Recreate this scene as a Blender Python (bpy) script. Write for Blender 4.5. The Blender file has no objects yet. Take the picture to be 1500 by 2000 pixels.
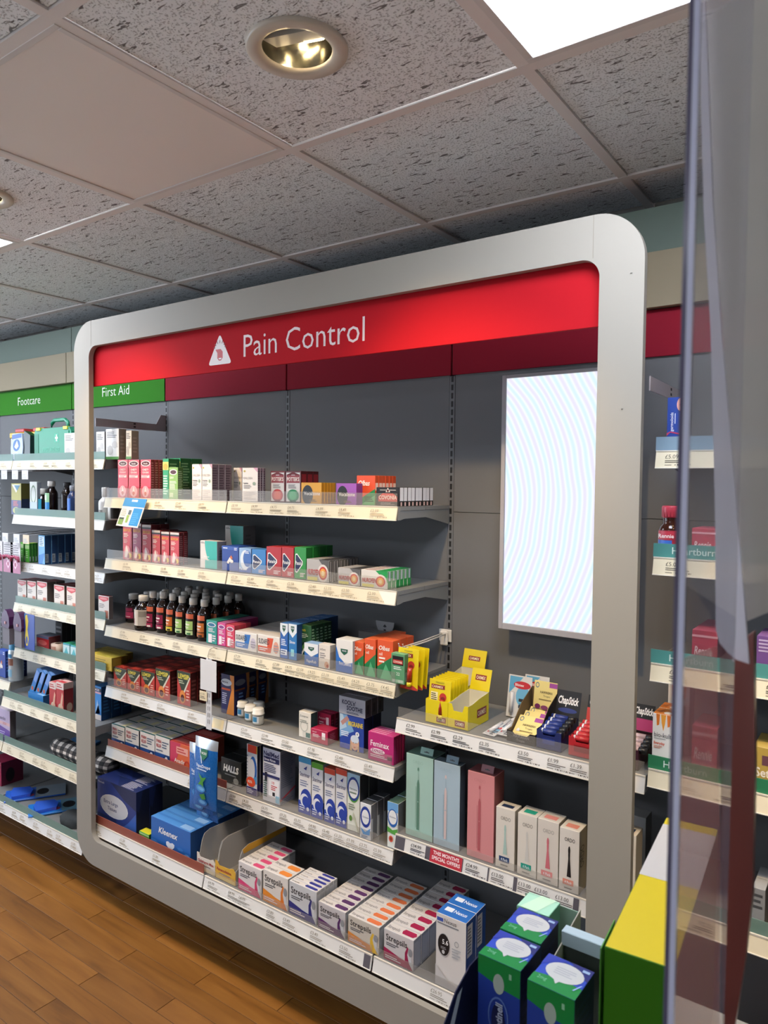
import bpy, bmesh, math, random
from mathutils import Vector, Matrix
random.seed(7)
C = bpy.context.scene.collection
SC = bpy.context.scene
PI = math.pi

# ------------------------------------------------------------------ camera
cam_d = bpy.data.cameras.new('camera')
cam = bpy.data.objects.new('camera', cam_d)
C.objects.link(cam)
cam_d.sensor_fit = 'HORIZONTAL'
cam_d.sensor_width = 36.0
cam_d.lens = 1418.74434 * 36.0 / 1500.0
cam_d.clip_start = 0.02
cam_d.clip_end = 60
YAW, PITCH, ROLL = -0.61907, -0.03884, 0.01026
cy, sy, cp, sp = math.cos(YAW), math.sin(YAW), math.cos(PITCH), math.sin(PITCH)
fw = Vector((sy*cp, cy*cp, sp)); r0 = Vector((cy, -sy, 0)); u0 = r0.cross(fw)
rt = r0*math.cos(ROLL) + u0*math.sin(ROLL); up = u0*math.cos(ROLL) - r0*math.sin(ROLL)
mw = Matrix(((rt.x, up.x, -fw.x, 0), (rt.y, up.y, -fw.y, 0), (rt.z, up.z, -fw.z, 1.55), (0, 0, 0, 1)))
cam.matrix_world = mw
cam_d.dof.use_dof = True
cam_d.dof.focus_distance = 2.2
cam_d.dof.aperture_fstop = 11.5
SC.camera = cam

# ------------------------------------------------------------------ world, exposure
w = bpy.data.worlds.new('world'); SC.world = w; w.use_nodes = True
w.node_tree.nodes['Background'].inputs[0].default_value = (0.74, 0.86, 1.0, 1)
w.node_tree.nodes['Background'].inputs[1].default_value = 4.2
SC.view_settings.view_transform = 'Standard'
SC.view_settings.look = 'None'
SC.view_settings.gamma = 1.0
SC.view_settings.use_curve_mapping = False
SC.view_settings.exposure = 0.32
PANEL_STRENGTH = 18.0
pl = bpy.data.lights.new('daylight_portal', 'AREA'); pl.shape = 'RECTANGLE'; pl.size = 4.7; pl.size_y = 1.95; pl.cycles.is_portal = True
po = bpy.data.objects.new('daylight_portal', pl); C.objects.link(po); po.location = (-6.235, -1.2, 1.28)
po.rotation_euler = (PI/2, 0, -PI/2)  # portal for sky light through the added left window
SPOT_POWER = 44.0

# ------------------------------------------------------------------ materials
MATS = {}
def lin(c):
    c = c.lstrip('#'); o = []
    if len(c) == 3: c = ''.join(q*2 for q in c)
    for i in (0, 2, 4):
        v = int(c[i:i+2], 16)/255.0
        o.append(v/12.92 if v <= .04045 else ((v+.055)/1.055)**2.4)
    return (*o, 1)
def mat(col, rough=.42, metal=0.0, spec=.5):
    k = (col, rough, metal, spec)
    if k in MATS: return MATS[k]
    m = bpy.data.materials.new('surface'); m.use_nodes = True
    b = m.node_tree.nodes['Principled BSDF']
    b.inputs['Base Color'].default_value = lin(col); b.inputs['Roughness'].default_value = rough
    b.inputs['Metallic'].default_value = metal; b.inputs['Specular IOR Level'].default_value = spec
    # faint procedural unevenness of the surface
    nt = m.node_tree; n = nt.nodes.new('ShaderNodeTexNoise'); n.inputs['Scale'].default_value = 35
    mp = nt.nodes.new('ShaderNodeMapRange'); mp.inputs[3].default_value = max(.03, rough-.06); mp.inputs[4].default_value = min(1, rough+.06)
    nt.links.new(n.outputs[0], mp.inputs[0]); nt.links.new(mp.outputs[0], b.inputs['Roughness'])
    MATS[k] = m; return m
def emit(col, strength, name='glow'):
    k = (col, strength, 'e')
    if k in MATS: return MATS[k]
    m = bpy.data.materials.new(name); m.use_nodes = True; nt = m.node_tree; nt.nodes.clear()
    e = nt.nodes.new('ShaderNodeEmission'); o = nt.nodes.new('ShaderNodeOutputMaterial')
    e.inputs[0].default_value = lin(col); e.inputs[1].default_value = strength
    nt.links.new(e.outputs[0], o.inputs[0]); MATS[k] = m; return m
def clear(col, alpha, rough=.12, ior=1.45):
    """thin plastic sheet: partly see-through, partly a scattering film, with a fresnel gloss"""
    k = (col, alpha, rough, ior)
    if k in MATS: return MATS[k]
    m = bpy.data.materials.new('plastic_sheet'); m.use_nodes = True; nt = m.node_tree; nt.nodes.clear()
    o = nt.nodes.new('ShaderNodeOutputMaterial')
    t = nt.nodes.new('ShaderNodeBsdfTransparent'); d = nt.nodes.new('ShaderNodeBsdfDiffuse')
    g = nt.nodes.new('ShaderNodeBsdfGlossy'); g.inputs['Roughness'].default_value = rough
    d.inputs[0].default_value = lin(col)
    a = nt.nodes.new('ShaderNodeMixShader'); a.inputs[0].default_value = alpha
    nt.links.new(t.outputs[0], a.inputs[1]); nt.links.new(d.outputs[0], a.inputs[2])
    f = nt.nodes.new('ShaderNodeFresnel'); f.inputs[0].default_value = ior
    geo = nt.nodes.new('ShaderNodeNewGeometry'); inv = nt.nodes.new('ShaderNodeMath'); inv.operation = 'SUBTRACT'; inv.inputs[0].default_value = 1
    nt.links.new(geo.outputs['Backfacing'], inv.inputs[1]); fx = nt.nodes.new('ShaderNodeMath'); fx.operation = 'MULTIPLY'
    nt.links.new(f.outputs[0], fx.inputs[0]); nt.links.new(inv.outputs[0], fx.inputs[1])
    b = nt.nodes.new('ShaderNodeMixShader'); nt.links.new(fx.outputs[0], b.inputs[0])
    nt.links.new(a.outputs[0], b.inputs[1]); nt.links.new(g.outputs[0], b.inputs[2])
    nt.links.new(b.outputs[0], o.inputs[0]); MATS[k] = m; return m

def nodes_of(m):
    m.use_nodes = True; nt = m.node_tree
    return nt, nt.nodes['Principled BSDF'], (lambda t: nt.nodes.new(t)), nt.links.new
def ramp(nt, pts):
    r = nt.nodes.new('ShaderNodeValToRGB'); e = r.color_ramp.elements
    e[0].position, e[0].color = pts[0]; e[1].position, e[1].color = pts[-1]
    for p, c in pts[1:-1]:
        x = e.new(p); x.color = c
    return r
def tile_material():
    m = bpy.data.materials.new('fissured_mineral_tile'); nt, b, N, L = nodes_of(m)
    tc = N('ShaderNodeTexCoord'); oi = N('ShaderNodeObjectInfo')
    mul = N('ShaderNodeMath'); mul.operation = 'MULTIPLY'; mul.inputs[1].default_value = 37
    L(oi.outputs['Random'], mul.inputs[0])
    add = N('ShaderNodeVectorMath'); add.operation = 'ADD'; L(tc.outputs['Object'], add.inputs[0]); L(mul.outputs[0], add.inputs[1])
    sc = N('ShaderNodeMapping'); sc.inputs['Scale'].default_value = (.42, 1.5, 1); L(add.outputs[0], sc.inputs[0])
    n1 = N('ShaderNodeTexNoise'); n1.inputs['Scale'].default_value = 84; n1.inputs['Detail'].default_value = 1.2; n1.inputs['Distortion'].default_value = .9; L(sc.outputs[0], n1.inputs['Vector'])
    r1 = ramp(nt, [(.635, (1, 1, 1, 1)), (.685, (0, 0, 0, 1))]); L(n1.outputs[0], r1.inputs[0])
    n2 = N('ShaderNodeTexNoise'); n2.inputs['Scale'].default_value = 240; n2.inputs['Detail'].default_value = 1; L(add.outputs[0], n2.inputs['Vector'])
    r2 = ramp(nt, [(.56, (1, 1, 1, 1)), (.66, (.5, .5, .5, 1))]); L(n2.outputs[0], r2.inputs[0])
    mm = N('ShaderNodeMixRGB'); mm.blend_type = 'MULTIPLY'; mm.inputs[0].default_value = 1; L(r1.outputs[0], mm.inputs[1]); L(r2.outputs[0], mm.inputs[2])
    col = N('ShaderNodeMixRGB'); col.inputs[1].default_value = lin('#7e7d7d'); col.inputs[2].default_value = lin('#f0f4f6'); L(mm.outputs[0], col.inputs[0])
    L(col.outputs[0], b.inputs['Base Color']); b.inputs['Roughness'].default_value = .9; b.inputs['Specular IOR Level'].default_value = .15
    bp = N('ShaderNodeBump'); bp.inputs['Strength'].default_value = .8; bp.inputs['Distance'].default_value = .0025; L(mm.outputs[0], bp.inputs['Height']); L(bp.outputs[0], b.inputs['Normal'])
    return m
def wood_material(name, a, bcol, c):
    m = bpy.data.materials.new(name); nt, b, N, L = nodes_of(m)
    tc = N('ShaderNodeTexCoord'); oi = N('ShaderNodeObjectInfo')
    mul = N('ShaderNodeMath'); mul.operation = 'MULTIPLY'; mul.inputs[1].default_value = 53; L(oi.outputs['Random'], mul.inputs[0])
    add = N('ShaderNodeVectorMath'); add.operation = 'ADD'; L(tc.outputs['Object'], add.inputs[0]); L(mul.outputs[0], add.inputs[1])
    mp = N('ShaderNodeMapping'); mp.inputs['Scale'].default_value = (1.6, 15, 8); L(add.outputs[0], mp.inputs[0])
    n1 = N('ShaderNodeTexNoise'); n1.inputs['Scale'].default_value = 1.6; n1.inputs['Detail'].default_value = 5; n1.inputs['Distortion'].default_value = .7; L(mp.outputs[0], n1.inputs['Vector'])
    r = ramp(nt, [(.22, lin(a)), (.42, lin(bcol)), (.75, lin(c))]); L(n1.outputs[0], r.inputs[0])
    hv = N('ShaderNodeHueSaturation'); mr = N('ShaderNodeMapRange'); mr.inputs[3].default_value = .86; mr.inputs[4].default_value = 1.12
    L(oi.outputs['Random'], mr.inputs[0]); L(mr.outputs[0], hv.inputs['Value']); L(r.outputs[0], hv.inputs['Color']); L(hv.outputs[0], b.inputs['Base Color'])
    b.inputs['Roughness'].default_value = .38
    return m

WHITE_FRAME = mat('#98948b', .6, 0, .3); GREY_PANEL = mat('#696b6e', .7); SHELF_GREY = mat('#7b7c7c', .5)
STRIP_CREAM = mat('#e0d6bb', .4); STRIP_WHITE = mat('#dddcd9', .4); DARK_GREY = mat('#3c3d40', .5); BLACK = mat('#0b0b0c', .6)
LIP_CLEAR = clear('#b0ada7', .16, .25, 1.4); LIP_TEAL = clear('#7b9a90', .62, .3, 1.3); LIP_TERRA = mat('#8f4a3c', .35); ACRYLIC = clear('#b8b4cc', .12, .03)
WHITE = mat('#e6e4e0', .4); BAR_WHITE = mat('#c4beba', .6)

# ------------------------------------------------------------------ mesh helpers
class MB:
    def __init__(s): s.v = []; s.f = []; s.m = []; s.mats = []; s.smooth = set()
    def mi(s, m):
        if m not in s.mats: s.mats.append(m)
        return s.mats.index(m)
    def add(s, vs, fs, m, smooth=False):
        o = len(s.v); k = s.mi(m); s.v += [tuple(x) for x in vs]
        for f in fs:
            if smooth: s.smooth.add(len(s.f))
            s.f.append([i+o for i in f]); s.m.append(k)
        return s
    def quad(s, a, b, c, d, m): return s.add([a, b, c, d], [(0, 1, 2, 3)], m)
    def box(s, x0, x1, y0, y1, z0, z1, m, b=0.0, fm=None):
        """box with chamfered edges; fm = materials for front,right,left,top,back,bottom"""
        if b <= 0:
            vs = [(x0,y0,z0),(x1,y0,z0),(x1,y1,z0),(x0,y1,z0),(x0,y0,z1),(x1,y0,z1),(x1,y1,z1),(x0,y1,z1)]
            F = [(0,1,5,4),(1,2,6,5),(3,0,4,7),(4,5,6,7),(2,3,7,6),(3,2,1,0)]
            for i, f in enumerate(F): s.add([vs[j] for j in f], [(0,1,2,3)], (fm[i] if fm else m))
            return s
        X = (x0, x1); Y = (y0, y1); Z = (z0, z1)
        def p(i, j, k, ax):
            v = [X[i], Y[j], Z[k]]; q = (i, j, k)
            for a in range(3):
                if a != ax: v[a] += b if q[a] == 0 else -b
            return tuple(v)
        G = lambda ax, ids: [p(*q, ax) for q in ids]
        faces = [(1, [(0,0,0),(1,0,0),(1,0,1),(0,0,1)]), (0, [(1,0,0),(1,1,0),(1,1,1),(1,0,1)]), (0, [(0,1,0),(0,0,0),(0,0,1),(0,1,1)]),
                 (2, [(0,0,1),(1,0,1),(1,1,1),(0,1,1)]), (1, [(1,1,0),(0,1,0),(0,1,1),(1,1,1)]), (2, [(0,1,0),(1,1,0),(1,0,0),(0,0,0)])]
        for i, (ax, ids) in enumerate(faces): s.add(G(ax, ids), [(0,1,2,3)], (fm[i] if fm else m))
        ed = []
        for ax in range(3):
            o = [a for a in range(3) if a != ax]
            for a in (0, 1):
                for c in (0, 1):
                    q0 = [0,0,0]; q0[o[0]] = a; q0[o[1]] = c; q1 = list(q0); q1[ax] = 1
                    ed.append((q0, q1, o))
        em = fm[0] if fm else m
        for q0, q1, o in ed:
            vs = [p(*q0, o[0]), p(*q1, o[0]), p(*q1, o[1]), p(*q0, o[1])]
            n = (Vector(vs[1])-Vector(vs[0])).cross(Vector(vs[2])-Vector(vs[0])); cen = sum((Vector(t) for t in vs), Vector())/4
            if n.dot(cen-Vector(((x0+x1)/2, (y0+y1)/2, (z0+z1)/2))) < 0: vs.reverse()
            s.add(vs, [(0,1,2,3)], em)
        for i in (0,1):
            for j in (0,1):
                for k in (0,1):
                    vs = [p(i,j,k,0), p(i,j,k,1), p(i,j,k,2)]
                    if (i+j+k) % 2 == 0: vs.reverse()
                    s.add(vs, [(0,1,2)], em)
        return s
    def prism(s, poly, axis, a, b, m, capm=None):
        """extrude a closed polygon; axis 'x','y','z' with the other two coordinates in order"""
        n = len(poly)
        def P(q, t): return {'x': (t, q[0], q[1]), 'y': (q[0], t, q[1]), 'z': (q[0], q[1], t)}[axis]
        vs = [P(q, a) for q in poly] + [P(q, b) for q in poly]
        ar = sum(poly[i][0]*poly[(i+1) % n][1]-poly[(i+1) % n][0]*poly[i][1] for i in range(n))
        fl = (ar > 0) ^ (axis == 'y')
        side = [(i, (i+1) % n, n+(i+1) % n, n+i) for i in range(n)]
        c0 = list(range(n))[::-1]; c1 = list(range(n, 2*n))
        if not fl: side = [f[::-1] for f in side]; c0.reverse(); c1.reverse()
        s.add(vs, side, m); s.add(vs, [c0, c1], capm or m)
        return s
    def lathe(s, prof, m, seg=16, cx=0, cy_=0, z=0, smooth=True):
        vs = []; fs = []; n = len(prof)
        for k in range(seg):
            a = 2*PI*k/seg
            for r, h in prof: vs.append((cx+r*math.cos(a), cy_+r*math.sin(a), z+h))
        for k in range(seg):
            k2 = (k+1) % seg
            for i in range(n-1): fs.append((k*n+i, k2*n+i, k2*n+i+1, k*n+i+1))
        s.add(vs, fs, m, smooth)
        return s
    def tube(s, pts, r, m, seg=8):
        pts = [Vector(p) for p in pts]; vs = []; fs = []
        for i, p in enumerate(pts):
            d = (pts[min(i+1, len(pts)-1)]-pts[max(i-1, 0)]).normalized()
            a = d.orthogonal().normalized() if abs(d.z) > .9 else d.cross(Vector((0,0,1))).normalized(); b = d.cross(a)
            for k in range(seg):
                t = 2*PI*k/seg; vs.append(p+a*r*math.cos(t)+b*r*math.sin(t))
        for i in range(len(pts)-1):
            for k in range(seg): fs.append((i*seg+k, i*seg+(k+1) % seg, (i+1)*seg+(k+1) % seg, (i+1)*seg+k))
        fs.append(list(range(seg))[::-1]); fs.append([(len(pts)-1)*seg+k for k in range(seg)])
        s.add(vs, fs, m, True); return s
    def mesh(s, name):
        me = bpy.data.meshes.new(name); me.from_pydata(s.v, [], s.f)
        for m in s.mats: me.materials.append(m)
        me.polygons.foreach_set('material_index', s.m)
        if s.smooth: me.polygons.foreach_set('use_smooth', [i in s.smooth for i in range(len(s.f))])
        me.update(); return me
    def build(s, name, parent=None, loc=None, rot=None):
        o = bpy.data.objects.new(name, s.mesh(name)); C.objects.link(o)
        if parent: o.parent = parent
        if loc: o.location = loc
        if rot: o.rotation_euler = rot
        return o
def tag(o, label, cat, group=None, kind=None):
    if label: o['label'] = label
    if cat: o['category'] = cat
    if group: o['group'] = group
    if kind: o['kind'] = kind
    return o
def thing(name, label, cat, loc=(0,0,0), rz=0, group=None):
    o = bpy.data.objects.new(name, None); C.objects.link(o); o.empty_display_size = .05
    o.location = loc; o.rotation_euler = (0, 0, rz); return tag(o, label, cat, group)
def struct(o): o['kind'] = 'structure'; return o
def dup(o, loc=None, parent=None, label=None, rot=None):
    c = o.copy(); C.objects.link(c)
    if parent: c.parent = parent
    if loc is not None: c.location = loc
    if rot is not None: c.rotation_euler = rot
    if label: c['label'] = label
    for ch in list(o.children): dup(ch, parent=c)
    return c

# ------------------------------------------------------------------ lettering
TX = {}
def glyphs(s, bold=0.0, sx=1.0, shear=0.0):
    k = (s, bold, sx, shear)
    if k in TX: return TX[k]
    cu = bpy.data.curves.new('lettering', 'FONT'); cu.body = s; cu.resolution_u = 2; cu.offset = bold; cu.shear = shear; cu.fill_mode = 'FRONT'
    ob = bpy.data.objects.new('lettering', cu); me = bpy.data.meshes.new_from_object(ob)
    vs = [(v.co.x, v.co.y) for v in me.vertices]; fs = [list(p.vertices) for p in me.polygons]
    bpy.data.objects.remove(ob); bpy.data.meshes.remove(me)
    if vs:
        x0 = min(v[0] for v in vs); x1 = max(v[0] for v in vs)
        vs = [((x-x0)*sx, y) for x, y in vs]; W = (x1-x0)*sx
    else: W = 0
    TX[k] = (vs, fs, W); return TX[k]
CAP = .70       # cap height of the built-in face at size 1

class Art:
    """flat print on a face: origin o, unit axes U (right) and V (up), size w x h"""
    def __init__(s, mb, o, U, V, w, h):
        s.mb = mb; s.o = Vector(o); s.U = Vector(U); s.V = Vector(V); s.n = s.U.cross(s.V).normalized(); s.w = w; s.h = h; s.k = 0
    def P(s, x, y, off): return s.o+s.U*(x*s.w)+s.V*(y*s.h)+s.n*off
    def off(s): s.k += 1; return .00025+.00012*s.k
    def poly(s, pts, col, rough=.4):
        of = s.off(); vs = [s.P(x, y, of) for x, y in pts]
        a = sum(pts[i][0]*pts[(i+1) % len(pts)][1]-pts[(i+1) % len(pts)][0]*pts[i][1] for i in range(len(pts)))
        f = list(range(len(pts)))
        if a < 0: f.reverse()
        s.mb.add(vs, [f], mat(col, rough)); return s
    def do(s, ops):
        for q in ops:
            t = q[0]
            if t == 'r': s.poly([(q[1], q[2]), (q[3], q[2]), (q[3], q[4]), (q[1], q[4])], q[5])
            elif t == 'p': s.poly(q[1], q[2])
            elif t == 'e': s.poly([(q[1]+q[3]*math.cos(2*PI*i/20), q[2]+q[4]*math.sin(2*PI*i/20)) for i in range(20)], q[5])
            elif t == 'ring':
                of = s.off(); vs = []
                for i in range(20):
                    a = 2*PI*i/20
                    for k in (1, q[6]): vs.append(s.P(q[1]+q[3]*k*math.cos(a), q[2]+q[4]*k*math.sin(a), of))
                s.mb.add(vs, [(2*i, 2*((i+1) % 20), 2*((i+1) % 20)+1, 2*i+1) for i in range(20)], mat(q[5]))
            elif t == 'l':   # fine print: n thin ruled lines, ragged right edge
                _, x0, y0, x1, y1, n, col = q; of = s.off(); rr = random.Random(n*31+int(x0*100)); m = mat(col)
                for i in range(n):
                    yy = y0+(y1-y0)*(i+.5)/n; th = abs(y1-y0)/n*.24; xe = x0+(x1-x0)*(1-.35*rr.random())
                    s.mb.add([s.P(x0, yy-th, of), s.P(xe, yy-th, of), s.P(xe, yy+th, of), s.P(x0, yy+th, of)], [(0,1,2,3)], m)
            elif t == 'b':   # barcode
                _, x0, y0, x1, y1, n, col = q; of = s.off(); rr = random.Random(n); m = mat(col); x = x0; st = (x1-x0)/n
                while x < x1:
                    ww = st*(.25+.5*rr.random()); s.mb.add([s.P(x, y0, of), s.P(x+ww, y0, of), s.P(x+ww, y1, of), s.P(x, y1, of)], [(0,1,2,3)], m); x += st
            elif t == 't':   # text: string, x, y (baseline), cap height (fraction of h), colour, max width fraction, bold, align, rot90
                _, st, x, y, hh, col = q[:6]; mw_ = q[6] if len(q) > 6 else 1; bold = q[7] if len(q) > 7 else .012
                al = q[8] if len(q) > 8 else 'l'; rot = q[9] if len(q) > 9 else 0; sh = q[10] if len(q) > 10 else 0
                vs, fs, W = glyphs(st, bold, 1, sh); of = s.off(); m = mat(col)
                if not vs: continue
                if rot:
                    k = hh*s.w/CAP; kx = min(k, mw_*s.h/W)
                    for_ = lambda a, b: s.o+s.U*(x*s.w-b*k)+s.V*(y*s.h+a*kx)+s.n*of
                else:
                    k = hh*s.h/CAP; kx = min(k, mw_*s.w/W); dx = 0 if al == 'l' else (-W*kx/2 if al == 'c' else -W*kx)
                    for_ = lambda a, b: s.o+s.U*(x*s.w+dx+a*kx)+s.V*(y*s.h+b*k)+s.n*of
                s.mb.add([for_(a, b) for a, b in vs], fs, m)
        return s

# ------------------------------------------------------------------ cartons
ORD = ['at the front', 'second from the front', 'third from the front', 'fourth from the front', 'fifth from the front', 'sixth from the front',
       'seventh from the front', 'eighth from the front', 'ninth from the front', 'tenth from the front', 'eleventh from the front', 'twelfth from the front']
DES = {}
CM = {}
def carton_mesh(des, w, d, h):
    k = (des, round(w, 4), round(d, 4), round(h, 4))
    if k in CM: return CM[k]
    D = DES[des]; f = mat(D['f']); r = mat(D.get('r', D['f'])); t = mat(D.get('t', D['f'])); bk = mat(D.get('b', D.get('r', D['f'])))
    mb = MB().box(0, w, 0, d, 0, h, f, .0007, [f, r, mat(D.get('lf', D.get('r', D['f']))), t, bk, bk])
    me = mb.mesh(D['name']); a = MB()
    if D.get('F'): Art(a, (0, 0, 0), (1,0,0), (0,0,1), w, h).do(D['F'])
    if D.get('R'): Art(a, (w, 0, 0), (0,1,0), (0,0,1), d, h).do(D['R'])
    if D.get('T'): Art(a, (0, 0, h), (1,0,0), (0,1,0), w, d).do(D['T'])
    Art(a, (0, 0, h), (1,0,0), (0,1,0), w, d).do([('r', .03, .90, .97, .915, D.get('seam', D.get('r', D['f'])))])
    am = a.mesh('printed_artwork') if a.f else None
    CM[k] = (me, am); return CM[k]
def put(des, x, y, z, w, d, h, n, label, grp, gap=.0012, yaw=0.0):
    """a row of n cartons one behind another"""
    me, am = carton_mesh(des, w, d, h); D = DES[des]; rr = random.Random(int(x*1000)+int(z*777))
    first = None
    for i in range(n):
        yy = y+i*(d+gap); jx = (rr.random()-.5)*.0016 if i else 0; jr = (rr.random()-.5)*.012*(.3 if not i else 1)
        if first is None:
            o = bpy.data.objects.new(D['name'], me); C.objects.link(o)
            if am:
                a = bpy.data.objects.new('printed_artwork', am); C.objects.link(a); a.parent = o
            first = o
        else:
            o = dup(first)
        o.location = (x+jx, yy, z+.0003); o.rotation_euler = (0, 0, yaw+jr*.25)
        tag(o, label if n == 1 else label+', '+ORD[i], D['cat'], grp)
    return first

# ------------------------------------------------------------------ the room
ZC = 2.3397
X0, BW = -2.47096, 0.67629            # first upright of the framed unit, bay width
YB, YS, YO = 1.9206, 1.6366, 1.5401
def UX(i): return X0+i*BW
GX, GY, T = -.6066, 1.3006, .6
TILE = tile_material(); WOOD = wood_material('strip_wood_floor', '#5c3817', '#80521f', '#95642c')
WALL = mat('#d6d2cb', .8)

floor = struct(MB().box(-6.2, 3.2, -4.2, 2.5, -.06, -.0016, mat('#4a2c14', .6)).build('floor'))
pm = {}
ROW, PL = .0702, .567
rows0 = 1.446-.0702*14
for j in range(22):                                        # strip planks, joints staggered by half a plank
    y0 = rows0+j*ROW
    off = -2.297+(.2835 if j % 2 else 0)
    k = -3
    x = off-PL*4
    while x < .2:
        a, b_ = max(x, -4.3), min(x+PL, .2)
        if b_-a > .05:
            key = round(b_-a, 3)
            if key not in pm: pm[key] = MB().box(0, key-.0022, 0, ROW-.0016, 0, .0016, WOOD, .0004).mesh('plank')
            o = bpy.data.objects.new('plank', pm[key]); C.objects.link(o); o.location = (a, y0, -.0016); o.parent = floor
        x += PL
fm = MB()
fm.box(.2, 3.2, -.3, 1.7, -.0016, 0, WOOD); fm.box(-6.2, -4.3, -.3, 1.7, -.0016, 0, WOOD); fm.box(-4.3, .2, -.3, rows0-.001, -.0016, 0, WOOD)
o = fm.build('plank_field', floor); o['kind'] = 'stuff'
MB().box(-6.2, 3.2, -4.2, -.301, -.0016, 0, mat('#6b543c', .4)).build('vinyl_field', floor)      # behind the viewer: the dispensary side
MB().box(-6.2, 3.2, -.32, -.282, 0, .004, mat('#a8a39a', .4)).build('threshold_strip', floor)

ceil = struct(MB().box(-6.2, 3.2, -4.2, 2.5, ZC+.25, ZC+.3, WALL).build('ceiling'))
GYS = [GY+T*j for j in range(-9, 3)]; GXS = [GX+T*i for i in range(-9, 7)]
bar = mat('#e4dedb', .55)
for x in GXS:
    MB().box(x-.012, x+.012, -4.2, 2.14, ZC, ZC+.02, bar).build('grid_bar', ceil)
for y in GYS:
    MB().box(-6.2, 3.2, y-.012, y+.012, ZC-.0004, ZC+.0196, bar).build('grid_bar', ceil)
def hole_tile(w, hh, cx, cy_, r):
    mb = MB(); vs = []; N = 32
    for k in range(N):
        a = 2*PI*k/N; c, s_ = math.cos(a), math.sin(a)
        q = (w/2)/max(abs(c), abs(s_)); vs.append((w/2+c*q, w/2+s_*q, 0)); vs.append((cx+r*c, cy_+r*s_, 0))
    mb.add(vs, [(2*k, 2*k+1, 2*((k+1) % N)+1, 2*((k+1) % N)) for k in range(N)], TILE)
    return mb.mesh('ceiling_tile')
TW = T-.027
plain = MB().box(0, TW, 0, TW, 0, .014, TILE, .001).mesh('ceiling_tile'); last = MB().box(0, TW, 0, .205, 0, .014, TILE, .001).mesh('ceiling_tile')
LIT = [(0, -1), (-4, -1), (-6, -1), (-1, -5), (-4, -5)]  # back row and far left panel are unseen, added for more light
OFF = [(-2, -1)]
# tile (i, j) spans GX+T*(i-?)...: column i covers GX+T*i .. GX+T*(i+1), row j covers GY+T*j .. GY+T*(j+1)
DLC = {(k, -1) for k in (-3, -1, 1)}
for i in range(-9, 6):
    for j in range(-9, 2):
        if (i, j) in LIT or (i, j) in OFF: continue
        x, y = GX+T*i+.0135, GY+T*j+.0135
        if j == 1: me = last
        elif (i, j) in DLC: me = hole_tile(TW, .014, TW/2-.0186, TW/2+.0094, .068)
        else: me = plain
        o = bpy.data.objects.new('ceiling_tile', me); C.objects.link(o); o.parent = ceil
        o.location = (x, y, ZC+.004)
# ceiling luminaires
DIFF = emit('#eef3ff', PANEL_STRENGTH, 'lit_diffuser'); ALU = mat('#d8d3d0', .4)
def panel_light(i, j, on, label):
    t = thing('ceiling_light', label, 'light', (GX+T*i+T/2, GY+T*j+T/2, ZC), 0, 'flat panel lights in the ceiling')
    a = .288; b = .272 if on else .275
    m = MB()
    for (x0, x1, y0, y1) in ((-a, a, -a, -b), (-a, a, b, a), (-a, -b, -b, b), (b, a, -b, b)): m.box(x0, x1, y0, y1, -.001, .012, ALU, .001)
    m.build('frame', t)
    MB().box(-b, b, -b, b, .003 if on else .0015, .010, DIFF if on else mat('#ece4de', .55), .001).build('diffuser', t)
    return t
PLACE = {(0,-1): 'lit square ceiling panel light above the white framed unit, cut by the top edge', (-4,-1): 'lit square ceiling panel light at the left edge of the view', (-6,-1): 'unseen lit square ceiling panel light added beyond the left edge of the view', (-1,-5): 'unseen lit square ceiling panel light added over the counter behind the viewer', (-4,-5): 'unseen lit square ceiling panel light added behind the viewer, left of the counter'}
for n_, (i, j) in enumerate(LIT):
    panel_light(i, j, True, PLACE.get((i, j), 'unseen lit square ceiling panel light added over the aisle behind the viewer'))
o = panel_light(-2, -1, False, 'unlit beige square ceiling panel light beside the round downlight')
RING = mat('#cfc6b8', .35); CHROME = mat('#c9c7c0', .12, 1.0); LAMP = emit('#ffe2b0', 60, 'lamp'); GEAR = mat('#b3b4b0', .4)
def downlight(k, j, label):
    x, y = GX+T*k+.0135+TW/2-.0186, GY+T*j+.0135+TW/2+.0094
    t = thing('downlight', label, 'light', (x, y, ZC), 0, 'round recessed downlights')
    MB().lathe([(.064, .004), (.0655, -.001), (.075, -.0045), (.090, -.004), (.0935, -.001), (.0935, .004)], RING, 40).build('trim_ring', t)
    MB().lathe([(.066, .001), (.066, .05), (.062, .085), (.045, .115), (.0, .125)], CHROME, 32).build('reflector', t)
    g = MB().box(-.052, .052, -.032, .026, .018, .022, GEAR, .001).box(-.052, .052, -.034, -.031, .018, .07, GEAR)
    g.build('lamp_cover', t, rot=(.30, 0, .30))
    MB().lathe([(.0, -.02), (.006, -.019), (.006, .019), (.0, .02)], LAMP, 10).build('bulb', t, (.016, .026, .03), (0, PI/2, .3))
    ld = bpy.data.lights.new('downlight_beam', 'SPOT'); ld.energy = SPOT_POWER; ld.color = (1, .68, .31); ld.spot_size = 1.30; ld.spot_blend = .9; ld.shadow_soft_size = .03
    lo = bpy.data.objects.new('downlight_beam', ld); C.objects.link(lo); lo.parent = t; lo.location = (0, -.055, -.030); lo.rotation_euler = (.50, 0, 0)
    return t
downlight(-1, -1, 'round white recessed downlight with tilted inner lamp, nearest the unlit panel')
downlight(-3, -1, 'round recessed downlight at the left edge above the small lit panel')
downlight(1, -1, 'round recessed downlight behind the clear screen at the right edge')

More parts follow.
